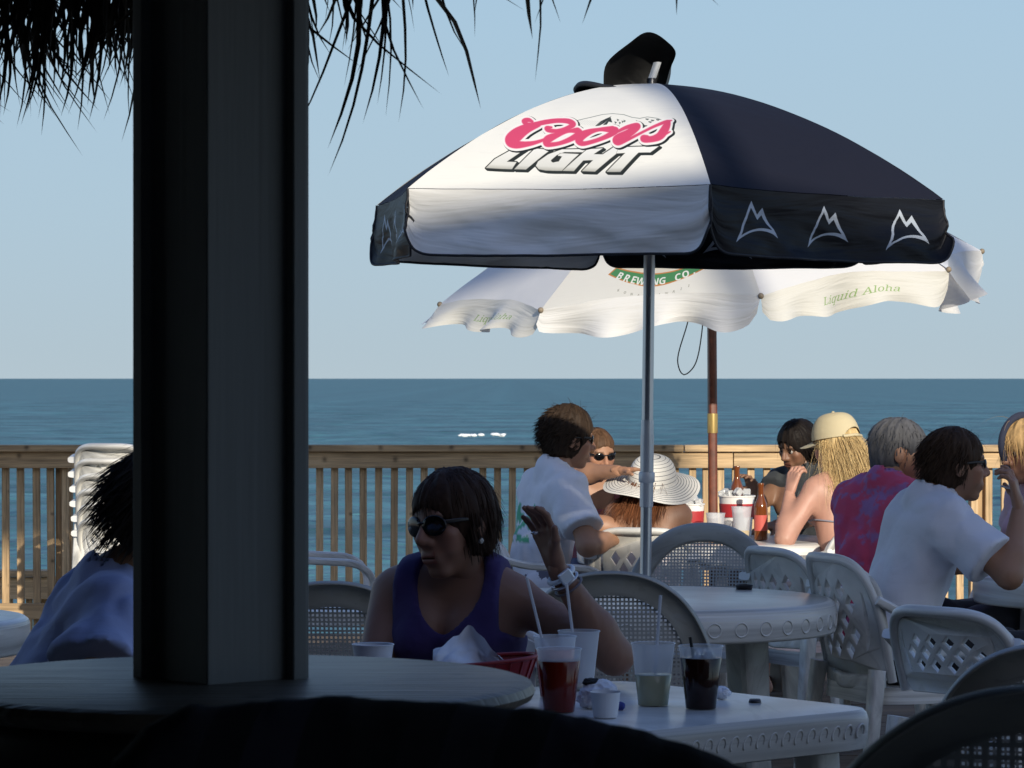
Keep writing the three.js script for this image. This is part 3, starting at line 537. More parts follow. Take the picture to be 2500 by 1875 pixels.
// ------------------------------------------------------------------ the white umbrella behind
{
  const ink = (x, s, cx, cy, size, rot, col, f = 'italic bold') => { x.save(); x.translate(cx, cy); x.rotate(rot); x.fillStyle = col; x.font = `${f} ${size}px serif`; x.textAlign = 'center'; x.textBaseline = 'middle'; x.fillText(s, 0, 0); x.restore(); };
  const paper = (x) => { x.fillStyle = '#edebe2'; x.fillRect(0, 0, 1024, 1024); weave(x, 1024, 1024, .02); };
  const logo = canvasTex(1024, 1024, (x) => {
    paper(x); x.save(); x.translate(512, 862); x.scale(.78, .78);
    // a ring badge with a banner across its foot
    x.lineWidth = 10; x.strokeStyle = '#c9803f'; x.beginPath(); x.ellipse(0, -40, 250, 190, 0, 0, 7); x.stroke();
    x.fillStyle = '#dfd9c8'; x.fill();
    x.fillStyle = '#3f8a52'; x.strokeStyle = '#c9803f'; x.lineWidth = 8; x.beginPath(); x.moveTo(-300, 40); x.quadraticCurveTo(0, 250, 300, 40); x.lineTo(262, 0); x.quadraticCurveTo(0, 140, -262, 0); x.closePath(); x.fill(); x.stroke();
    const s = 'BREWING CO.'; x.fillStyle = '#f2f1ea'; x.font = 'bold 64px sans-serif'; x.textAlign = 'center'; x.textBaseline = 'middle';
    for (let i = 0; i < s.length; i++) { const q = (i - (s.length - 1) / 2) * 46, y = 124 - q * q * .00115; x.save(); x.translate(q, y); x.rotate(-q * .0019); x.fillText(s[i], 0, 0); x.restore(); }
    x.fillStyle = '#a9a79a'; x.font = 'bold 22px sans-serif'; 'KONA HAWAII'.split('').forEach((c, i) => { const q = (i - 5) * 44; x.fillText(c, q, 215 - q * q * .0011); });
    x.restore();
  });
  const words = canvasTex(1024, 256, (x) => { x.fillStyle = '#edebe2'; x.fillRect(0, 0, 1024, 256); weave(x, 1024, 256, .02); ink(x, 'Liquid Aloha', 560, 150, 70, -.03, '#9dbd7a', 'italic'); });
  const t = thing('beach_umbrella', 'white umbrella with green lettering and flapping edge, behind the black and white one', 'umbrella', .905, 0, 14.3);
  const thin = { transmission: .32, thickness: 0 }, wm = cloth(phys(.86, .855, .84, .95, thin), .008), lm = cloth(phys(.93, .93, .93, .95, { ...thin, map: logo }), .008), vm = cloth(phys(.93, .93, .93, .95, { ...thin, map: words }), .008);
  const Rr = 1.25, rim = 1.905, apex = 2.46, N = 8, a0 = 5.5, tilt = new THREE.Euler(.10, 0, .092, 'XYZ'), piv = V(0, 2.0, 0);
  const T = (p) => p.sub(piv).applyEuler(tilt).add(piv);
  const corner = (k) => { const a = R(a0 + 45 * k); return V(Math.sin(a), 0, Math.cos(a)); };
  const raw = (k, u, s) => { const A = corner(k), B = corner(k + 1), sg = Math.sin(Math.PI * u); const p = A.clone().lerp(B, u).multiplyScalar(Rr * s * (1 - .05 * sg * s * s)); p.y = apex - (apex - rim) * Math.pow(s, 1.5) + .035 * sg * s * s + .012 * fbm(p.x * 4, k * 3, p.z * 4) * s; return p; };
  for (let k = 0; k < N; k++) {
    const isLogo = k === 7, hasWords = k === 0 || k === 6;
    const pn = part('canopy_panel', surf((u, v) => T(raw(k, u, v)), 26, 24, (u, v) => [.5 + (u - .5) * v, 1 - v]), isLogo ? lm : wm, t, isLogo ? 'white canopy panel with a green banner badge' : undefined);
    const A = corner(k), B = corner(k + 1), o = A.clone().add(B).normalize();
    const wind = V(-1, 0, .15), len = k === 6 ? .15 : k === 5 ? .14 : k === 1 ? .22 : .15;
    const P = (u, v) => {
      const p = raw(k, u, 1), e = Math.min(u, 1 - u), r = .16, low = e < r ? .45 + .55 * Math.sqrt(Math.max(0, 1 - (1 - e / r) * (1 - e / r))) : 1, wv = v * low * len;
      const side = clamp(-o.x, -1, 1), b = side > .5 ? .62 : side > 0 ? .35 : .1 - .25 * Math.max(0, o.x);
      p.y -= wv * Math.cos(b) * (1 - .15 * Math.sin(u * 11 + k)); p.addScaledVector(wind, wv * Math.sin(b)); p.addScaledVector(o, wv * (.25 * Math.sin(u * 10 + k * 2.3) + .22 * Math.sin(u * 23 + k) * v) + .0);
      return T(p);
    };
    const va = part('valance', surf(P, 44, 10, (u, v) => [u, 1 - v]), hasWords ? vm : wm, pn); if (hasWords) va.userData.label = 'valance with green script lettering';
    const rb = part('rib', tube(Array.from({ length: 8 }, (_, i) => { const q = raw(k, 0, i / 7 * .98 + .01); q.y -= .014; return T(q); }), .007, 14, 6), std(.30, .17, .08, .6), t);
    part('strut', tube([T(raw(k, 0, .55).add(V(0, -.018, 0))), T(corner(k).multiplyScalar(.05).setY(1.98))], .006, 2, 6), std(.30, .17, .08, .6), rb);
    part('rib_tip', new THREE.SphereGeometry(.013, 8, 6).translate(...T(raw(k, 0, 1)).toArray()), std(.25, .2, .14, .6), rb);
  }
  const redwood = withMaps(phys(.17, .045, .022, .4, { clearcoat: .3 }), woodTone);
  part('pole', sweep([{ p: V(.012, .03, 0), w: .042, h: .042 }, { p: V(.006, 1.2, 0), w: .042, h: .042 }]), redwood, t);
  part('pole_joint', lathe([[.0215, 1.2], [.024, 1.202], [.024, 1.288], [.0215, 1.29]], 18).translate(.006, 0, 0), std(.46, .33, .12, .35, { metalness: .5 }), t);
  part('pole', sweep([{ p: V(.006, 1.2, 0), w: .042, h: .042 }, { p: V(0, 2.46, -.03), w: .038, h: .038 }]), redwood, t);
  part('hub', lathe([[.02, 1.92], [.055, 1.925], [.055, 1.99], [.02, 2.0]], 14), std(.30, .17, .08, .6), t);
  part('stand', lathe([[0, 0], [.22, 0], [.23, .02], [.2, .06], [.05, .08], [.035, .09], [.035, .3], [.02, .3]], 30), std(.3, .3, .3, .7), t);
  part('pull_cord', tube([V(-.11, 1.86, .62), V(-.14, 1.70, .62), V(-.185, 1.52, .62), V(-.16, 1.465, .62), V(-.115, 1.50, .62), V(-.08, 1.65, .62), V(-.075, 1.88, .62)], .0028, 60, 5), std(.03, .03, .03, .7), t);
}
// ------------------------------------------------------------------ figures: smooth-joined tapered bones meshed with surface nets
function surfaceNets(f, lo, hi, h) {
  const n = [0, 1, 2].map((k) => Math.ceil((hi[k] - lo[k]) / h) + 1), [nx, ny, nz] = n, F = new Float32Array(nx * ny * nz);
  for (let k = 0, q = 0; k < nz; k++) for (let j = 0; j < ny; j++) for (let i = 0; i < nx; i++, q++) F[q] = f(lo[0] + i * h, lo[1] + j * h, lo[2] + k * h);
  const id = new Int32Array(nx * ny * nz).fill(-1), pos = [], idx = [], st = [1, nx, nx * ny];
  const E = [[0, 1], [2, 3], [4, 5], [6, 7], [0, 2], [1, 3], [4, 6], [5, 7], [0, 4], [1, 5], [2, 6], [3, 7]];
  for (let k = 0; k < nz - 1; k++) for (let j = 0; j < ny - 1; j++) for (let i = 0; i < nx - 1; i++) {
    const q = i + nx * (j + ny * k); let m = 0; const v = [];
    for (let c = 0; c < 8; c++) { const w = F[q + (c & 1) + (c >> 1 & 1) * nx + (c >> 2) * nx * ny]; v.push(w); if (w < 0) m |= 1 << c; }
    if (!m || m === 255) continue;
    let x = 0, y = 0, z = 0, s = 0;
    for (const [a, b] of E) { if ((v[a] < 0) === (v[b] < 0)) continue; const t = v[a] / (v[a] - v[b]); x += (a & 1) + ((b & 1) - (a & 1)) * t; y += (a >> 1 & 1) + ((b >> 1 & 1) - (a >> 1 & 1)) * t; z += (a >> 2) + ((b >> 2) - (a >> 2)) * t; s++; }
    id[q] = pos.length / 3; pos.push(lo[0] + (i + x / s) * h, lo[1] + (j + y / s) * h, lo[2] + (k + z / s) * h);
  }
  for (let k = 1; k < nz - 1; k++) for (let j = 1; j < ny - 1; j++) for (let i = 1; i < nx - 1; i++) {
    const q = i + nx * (j + ny * k), a = F[q] < 0;
    for (let d = 0; d < 3; d++) {
      const b = F[q + st[d]] < 0; if (a === b) continue;
      const u = st[(d + 1) % 3], w = st[(d + 2) % 3], A = id[q - u - w], B = id[q - w], Cc = id[q], D = id[q - u];
      if (A < 0 || B < 0 || Cc < 0 || D < 0) continue;
      if (a) idx.push(A, B, Cc, A, Cc, D); else idx.push(A, Cc, B, A, D, Cc);
    }
  }
  const g = new THREE.BufferGeometry(); g.setAttribute('position', new THREE.Float32BufferAttribute(pos, 3)); g.setIndex(idx); g.computeVertexNormals(); return g;
}
function bonesField(list, k = .03) {   // list of {a, b, ra, rb, ax, fl}: capsule from a to b; fl > 1 flattens it along ax
  const L = list.map((o) => { const d = o.b.clone().sub(o.a); return [o.a.x, o.a.y, o.a.z, d.x, d.y, d.z, Math.max(1e-9, d.lengthSq()), o.ra, o.rb ?? o.ra, o.fl ?? 1, o.ax?.x ?? 0, o.ax?.y ?? 0, o.ax?.z ?? 0]; });
  return (x, y, z) => {
    let r = 1e3;
    for (const o of L) {
      let px = x - o[0], py = y - o[1], pz = z - o[2]; const t = clamp((px * o[3] + py * o[4] + pz * o[5]) / o[6]); px -= o[3] * t; py -= o[4] * t; pz -= o[5] * t;
      if (o[9] !== 1) { const q = (px * o[10] + py * o[11] + pz * o[12]) * (o[9] - 1); px += o[10] * q; py += o[11] * q; pz += o[12] * q; }
      const d = Math.sqrt(px * px + py * py + pz * pz) - (o[7] + (o[8] - o[7]) * t), h = Math.max(0, k - Math.abs(d - r)) / k; r = Math.min(d, r) - h * h * k * .25;
    }
    return r;
  };
}
const smax = (a, b, k) => { const h = Math.max(0, k - Math.abs(a - b)) / k; return Math.max(a, b) + h * h * k * .25; };
const smin = (a, b, k) => -smax(-a, -b, k);
const ell = (x, y, z, cx, cy, cz, a, b, c) => { const u = (x - cx) / a, v = (y - cy) / b, w = (z - cz) / c, q = Math.sqrt(u * u + v * v + w * w); return (q - 1) * Math.min(a, b, c) * (q > 1 ? 1 : 1); };
function paint(g, f) { const p = g.attributes.position, c = []; for (let i = 0; i < p.count; i++) c.push(...f(p.getX(i), p.getY(i), p.getZ(i))); g.setAttribute('color', new THREE.Float32BufferAttribute(c, 3)); return g; }
const bounds = (list, pad) => { const lo = [1e3, 1e3, 1e3], hi = [-1e3, -1e3, -1e3]; for (const o of list) for (const [p, r] of [[o.a, o.ra], [o.b, o.rb ?? o.ra]]) ['x', 'y', 'z'].forEach((k, i) => { lo[i] = Math.min(lo[i], p[k] - r - pad); hi[i] = Math.max(hi[i], p[k] + r + pad); }); return [lo, hi]; };

function skullField(jaw = 1) {
  const parts = bonesField([
    { a: V(0, .012, .090), b: V(0, -.026, .110), ra: .0075, rb: .0125 }, { a: V(-.014, -.034, .094), b: V(.014, -.034, .094), ra: .0085 },
    { a: V(-.036, .026, .074), b: V(.036, .026, .074), ra: .0135 }, { a: V(-.018, -.066, .080), b: V(.018, -.066, .080), ra: .0105 }, { a: V(-.014, -.077, .079), b: V(.014, -.077, .079), ra: .0095 },
    { a: V(-.045, -.02, .058), b: V(-.036, -.05, .052), ra: .022 }, { a: V(.045, -.02, .058), b: V(.036, -.05, .052), ra: .022 }, { a: V(-.012, -.104, .060), b: V(.012, -.104, .060), ra: .0175 },
  ], .016);
  return (x, y, z) => {
    let d = ell(x, y, z, 0, .030, -.012, .0745, .088, .097);
    d = smin(d, ell(x, y, z, 0, -.038, .026, .0585 * jaw, .084, .062), .03);
    d = smin(d, parts(x, y, z), .018);
    for (const s of [-1, 1]) {
      const sock = ell(x, y, z, s * .031, .004, .098, .0185, .0125, .018); d = smax(d, -sock, .012);
      const c = .95, q = .3, ex = x - s * .079, ey = y + .008, ez = z + .012, rx = ex, rz = ez * c + ex * s * q; d = smin(d, ell(rx, ey, rz, 0, 0, 0, .0075, .031, .018), .006);
    }
    const mouth = Math.max(Math.abs(x) - .022, Math.abs(y + .0715) - .0016, .078 - z); d = smax(d, -mouth, .004);
    return d;
  };
}
function hand(side, curl, spread = .09, thumb = .5, cell = .0032) {   // wrist at origin, fingers +y, palm faces +z, thumb towards +x * side
  const L = [], s = side;
  L.push({ a: V(0, -.03, 0), b: V(0, .02, 0), ra: .027, rb: .03, ax: V(0, 0, 1), fl: 1.5 });
  for (const k of [-1, -.33, .33, 1]) L.push({ a: V(k * .012, .01, 0), b: V(k * .030, .083 - .004 * Math.abs(k), .002), ra: .019, rb: .0135, ax: V(0, 0, 1), fl: 1.25 });
  L.push({ a: V(.012 * s, .012, .006), b: V(.03 * s, .045, .012), ra: .017, rb: .014 });
  [[-.0315, .058, .0078], [-.0105, .072, .0086], [.011, .078, .0088], [.032, .070, .0086]].forEach(([x, len, r], i) => {
    const c = (Array.isArray(curl) ? curl[i] : curl), sp = (x / .03) * spread; let p = V(x * s, .088 - (i === 0 ? .008 : 0), .002), a = c * .55;
    for (const [f, sh] of [[.46, 1], [.30, .9], [.24, .78]]) { const q = p.clone().add(V(Math.sin(sp) * s * Math.cos(a), Math.cos(sp) * Math.cos(a), Math.sin(a)).multiplyScalar(len * f)); L.push({ a: p, b: q, ra: r * sh * 1.04, rb: r * sh * .94 }); p = q; a += c * .75; }
  });
  let p = V(.030 * s, .034, .012), d = V(.72 * s, .62, .25 + thumb * .3).normalize();
  for (const [len, r] of [[.040, .0115], [.032, .0095]]) { const q = p.clone().addScaledVector(d, len); L.push({ a: p, b: q, ra: r, rb: r * .88 }); p = q; d = V(d.x * (1 - thumb * .7), d.y + .35, d.z + thumb * .25).normalize(); }
  const [lo, hi] = bounds(L, .012); return surfaceNets(bonesField(L, .008), lo, hi, cell);
}
const basis = (pos, up, fwd) => { const y = up.clone().normalize(), z = fwd.clone().addScaledVector(y, -fwd.dot(y)).normalize(), x = y.clone().cross(z); return new THREE.Matrix4().makeBasis(x, y, z).setPosition(pos); };
const SK = { fair: [.46, .27, .19], tan: [.36, .19, .115], brown: [.20, .105, .062], deep: [.25, .125, .08], pink: [.50, .27, .20] };

function person(o) {
  // o: label, x, depth, yaw, scale, lean [forward, side, twist] deg, bulk, skin, head {yaw, pitch, roll, fwd}, arms {L, R}, woman
  const t = thing('person', o.label, 'person', o.x, 0, o.depth, o.yaw), S = o.scale ?? 1, bulk = o.bulk ?? 1, th = R(o.yaw), skin = SK[o.skin ?? 'fair'];
  const toLocal = ([x, y, d]) => { const dx = x - o.x, dz = -d + o.depth; return V(dx * Math.cos(th) - dz * Math.sin(th), y, dx * Math.sin(th) + dz * Math.cos(th)); };
  const lean = (o.lean ?? [0, 0, 0]).map(R), piv = V(0, .53, -.02), le = new THREE.Euler(lean[0], lean[2], lean[1], 'YXZ');
  const j = (x, y, z) => { const p = V(x, y, z); if (y > .56) p.sub(piv).applyEuler(new THREE.Euler(le.x * sstep(.5, .8, y), le.y * sstep(.5, 1, y), le.z * sstep(.5, .8, y), 'YXZ')).add(piv); return V(p.x * S, (p.y - .53) * S + .53 * (o.seat ?? 1), p.z * S); };
  const fz = j(0, 1, 1).sub(j(0, 1, 0)).normalize(), B = bulk * S, w = o.woman ? .93 : 1;
  const torso = [
    { a: j(-.085, .53, -.02), b: j(.085, .53, -.02), ra: .115 * B }, { a: j(0, .55, -.02), b: j(0, .72, -.025), ra: .135 * B * (o.woman ? .98 : 1), rb: .118 * B * w, ax: fz, fl: 1.12 },
    { a: j(-.04, .72, -.02), b: j(-.075, .92, -.012), ra: .105 * B * w, rb: .105 * B * w, ax: fz, fl: 1.1 }, { a: j(.04, .72, -.02), b: j(.075, .92, -.012), ra: .105 * B * w, rb: .105 * B * w, ax: fz, fl: 1.1 },
    { a: j(-.11 * w, .97, -.015), b: j(.11 * w, .97, -.015), ra: .078 * S }, { a: j(0, 1.05, -.02), b: j(-.15 * w, .992, -.012), ra: .058 * S, rb: .052 * S }, { a: j(0, 1.05, -.02), b: j(.15 * w, .992, -.012), ra: .058 * S, rb: .052 * S },
  ];
  if (o.woman) for (const s of [-1, 1]) torso.push({ a: j(s * .06, .90, .06), b: j(s * .07, .875, .085), ra: .062 * S, rb: .058 * S });
  if (o.belly) torso.push({ a: j(0, .66, .04), b: j(0, .74, .05), ra: .13 * S, rb: .12 * S });
  const neck = j(0, 1.045, -.012), hd = o.head ?? {}, hc = j(0, 1.19 + (hd.up ?? 0), .030 + (hd.fwd ?? 0));
  const hm = new THREE.Matrix4().makeRotationFromEuler(new THREE.Euler(R(hd.pitch ?? 0) + lean[0] * .4, R(hd.yaw ?? 0) + lean[2], R(hd.roll ?? 0), 'YXZ')).scale(V(S, S, S).multiplyScalar(hd.size ?? 1)).setPosition(hc), hi4 = hm.clone().invert();
  const bones = [...torso, { a: neck, b: V(0, -.045, -.022).applyMatrix4(hm), ra: .054 * S * (o.woman ? .86 : 1), rb: .050 * S * (o.woman ? .86 : 1) }];
  const arms = {};
  for (const [k, s] of [['L', 1], ['R', -1]]) {
    const a = o.arms?.[k] ?? {}, sh = j(s * .178 * w * Math.sqrt(bulk), .975, -.012);
    let el = a.elbow ? toLocal(a.elbow) : V(sh.x + s * .06, sh.y - .26, sh.z + .08), wr = a.wrist ? toLocal(a.wrist) : V(el.x - s * .10, el.y + .02, el.z + .22);
    el = sh.clone().add(el.sub(sh).setLength(.275 * S * (a.long ?? 1))); wr = el.clone().add(wr.sub(el).setLength(.245 * S * (a.long ?? 1)));
    const q = (o.armR ?? 1) * S;
    bones.push({ a: sh, b: el, ra: .052 * q, rb: .041 * q }, { a: el, b: sh.clone().lerp(wr, 0).lerp(el, 0).copy(el).lerp(wr, .3), ra: .041 * q, rb: .042 * q }, { a: el.clone().lerp(wr, .3), b: wr, ra: .042 * q, rb: .026 * q });
    arms[k] = { sh, el, wr, a, s };
  }
  const knees = o.knees ?? .46, legs = [];
  for (const s of [-1, 1]) {
    const hip = j(s * .09, .535, 0), kn = V(s * (o.splay ?? .13) * S, .50 * (o.seat ?? 1), knees * S), an = V(s * (o.splay ?? .13) * S, .085, (o.feet ?? knees + .02) * S), toe = an.clone().add(V(s * .02, -.045, .17 * S));
    legs.push({ a: hip, b: kn, ra: .088 * S * Math.sqrt(bulk), rb: .058 * S }, { a: kn, b: kn.clone().lerp(an, .35).add(V(0, 0, -.012)), ra: .056 * S, rb: .055 * S }, { a: kn.clone().lerp(an, .35).add(V(0, 0, -.012)), b: an, ra: .055 * S, rb: .036 * S }, { a: an.clone().add(V(0, -.035, -.03)), b: toe, ra: .04 * S, rb: .03 * S, ax: V(0, 1, 0), fl: 1.15 });
  }
  bones.push(...legs);
  const tone = (x, y, z, k = 1) => { const n = 1 + .10 * fbm(x * 22, y * 22, z * 22, 3); return skin.map((c, i) => c * n * k * (i ? 1 : 1 + .03 * noise(x * 60, y * 60, z * 60))); };
  const [lo, hi] = bounds(bones, .04), bf = bonesField(bones, .035);
  const g1 = paint(surfaceNets(bf, lo, hi, .0125), (x, y, z) => tone(x, y, z));
  // head
  const sf = skullField(o.jaw ?? (o.woman ? .95 : 1.02)), nk = bonesField([{ a: V(0, -.04, -.022), b: V(0, -.17, -.045), ra: .052 * (o.woman ? .86 : 1) }], .02);
  const hairC = o.hair?.color ?? [.03, .02, .015];
  const g2 = paint(surfaceNets((x, y, z) => smin(sf(x, y, z), nk(x, y, z), .02), [-.1, -.15, -.125], [.1, .13, .135], .0036), (x, y, z) => {
    const c = tone(x + 5, y, z), lip = Math.abs(x) < .024 && y > -.084 && y < -.056 && z > .08, brow = z > .06 && y > .019 && y < .030 && Math.abs(Math.abs(x) - .033) < .019;
    if (brow) return c.map((v, i) => mix(v, hairC[i], .65)); if (lip) return [c[0] * .95, c[1] * .62, c[2] * .66];
    const blush = z > .04 && y < 0 && y > -.06 ? .06 : 0; return [c[0] * (1 + blush), c[1] * (1 - blush * .5), c[2] * (1 - blush * .5)];
  }).applyMatrix4(hm);
  const eyes = [-1, 1].map((s) => { const e = new THREE.SphereGeometry(.0118, 16, 12).rotateX(Math.PI / 2); e.deleteAttribute('uv'); paint(e, (x, y, z) => (z > .0104 ? [.01, .008, .006] : z > .0085 ? [.07, .04, .02] : [.36, .33, .31])); return e.translate(s * .031, .003, .0752).applyMatrix4(hm); });
  const hands = ['L', 'R'].map((k) => {
    const { wr, el, a, s } = arms[k], dir = a.point ? toLocal([a.point[0] + o.x, a.point[1], a.point[2] + o.depth]).normalize() : wr.clone().sub(el).normalize();
    const palm = a.palm ? toLocal([a.palm[0] + o.x, a.palm[1], a.palm[2] + o.depth]) : V(0, -1, .2);
    const h = hand(a.flip ? -s : s, a.curl ?? .55, a.spread, a.thumb ?? .5, a.fine ?? .005).scale(S, S, S).applyMatrix4(basis(wr.clone().addScaledVector(dir, .012), dir, palm)); return paint(h, (x, y, z) => tone(x, y, z));
  });
  const flat = (g) => { const q = g.index ? g.toNonIndexed() : g; if (q.attributes.uv) q.deleteAttribute('uv'); return q; };
  const body = part('body', mergeGeometries([g1, g2, ...eyes, ...hands].map(flat)), phys(1, 1, 1, .52, { vertexColors: true, sheen: .15, sheenColor: C(.8, .4, .3) }), t);
  return { t, j, S, B, torso, arms, legs, hm, hi4, hc, neck, bf, body, toLocal, fz, lo, hi, o };
}
// clothing: the torso and limbs grown a little, with folds, cut at hem, neck and cuffs
function garment(p, name, mat, { list, grow = .014, cut, folds = .006, foldScale = 8, cell = .011, color, k = .05, label }) {
  const L = list.map((b) => ({ ...b, ra: b.ra + grow + (b.ga ?? 0), rb: (b.rb ?? b.ra) + grow + (b.gb ?? b.ga ?? 0) })), f = bonesField(L, k), [lo, hi] = bounds(L, .05);
  const g = surfaceNets((x, y, z) => {
    let d = f(x, y, z); if (d < .05 && d > -.05) { const n = fbm(x * foldScale + 3, y * foldScale * .7, z * foldScale + 1, 3); d += folds * (1 - Math.abs(n) * 3.6) * 1.0 + folds * .5 * noise(x * foldScale * .5, y * foldScale * .4, z * foldScale * .5); }
    return cut ? smax(d, cut(x, y, z), .008) : d;
  }, lo, hi, cell);
  if (color) paint(g, color);
  const pos = g.attributes.position, uv = []; for (let i = 0; i < pos.count; i++) uv.push((pos.getX(i) + pos.getZ(i) * .6) * 4, pos.getY(i) * 4); g.setAttribute('uv', new THREE.Float32BufferAttribute(uv, 2));
  return part(name, g, mat, p.t, label);
}
const fabric = (r, g, b, o = {}) => { const m = phys(r, g, b, .88, { sheen: .2, sheenColor: C(.6, .6, .65), ...o }); m.bumpMap = clothBump; m.bumpScale = .0025; return m; };
function sleeves(p, frac = .62, ga = .012, gb = .03) { return ['L', 'R'].map((k) => { const { sh, el } = p.arms[k]; return { a: sh, b: sh.clone().lerp(el, frac), ra: .052 * p.S, rb: .046 * p.S, ga, gb }; }); }
function capOff(p, frac) { const cs = ['L', 'R'].map((k) => { const { sh, el } = p.arms[k], d = el.clone().sub(sh).normalize(), c = sh.clone().lerp(el, frac); return [c, d, sh]; }); return (x, y, z) => { let m = -1; for (const [c, d, sh] of cs) { const q = (x - c.x) * d.x + (y - c.y) * d.y + (z - c.z) * d.z, r = Math.hypot(x - c.x - d.x * q, y - c.y - d.y * q, z - c.z - d.z * q); if (r < .13 && (x - sh.x) * d.x + (y - sh.y) * d.y + (z - sh.z) * d.z > .02) m = Math.max(m, q); } return m; }; }
function tshirt(p, mat, { frac = .62, hem = .50, neckR = .068, color, name = 't_shirt', label, folds = .011, grow = .014, ga = .012, gb = .03 } = {}) {
  const c1 = capOff(p, frac), n = p.neck.clone().add(V(0, .028 * p.S, 0)), hy = hem;
  return garment(p, name, mat, { list: [...p.torso, ...sleeves(p, frac, ga, gb)], grow, folds, color, label, cut: (x, y, z) => Math.max(hy - y, neckR - Math.hypot(x - n.x, (y - n.y) * .9, z - n.z), c1(x, y, z)) });
}
function shorts(p, mat, { to = .85, name = 'shorts', label } = {}) {
  const L = [p.torso[0], { ...p.torso[1], b: p.torso[1].a.clone().lerp(p.torso[1].b, .5) }]; for (const i of [0, 4]) L.push({ ...p.legs[i], b: p.legs[i].a.clone().lerp(p.legs[i].b, Math.min(1, to)), gb: .012 }); if (to > 1) for (const i of [1, 2, 5, 6]) L.push({ ...p.legs[i], ga: .008 });
  return garment(p, name, mat, { list: L, grow: .012, folds: .006, cell: .0125, label });
}
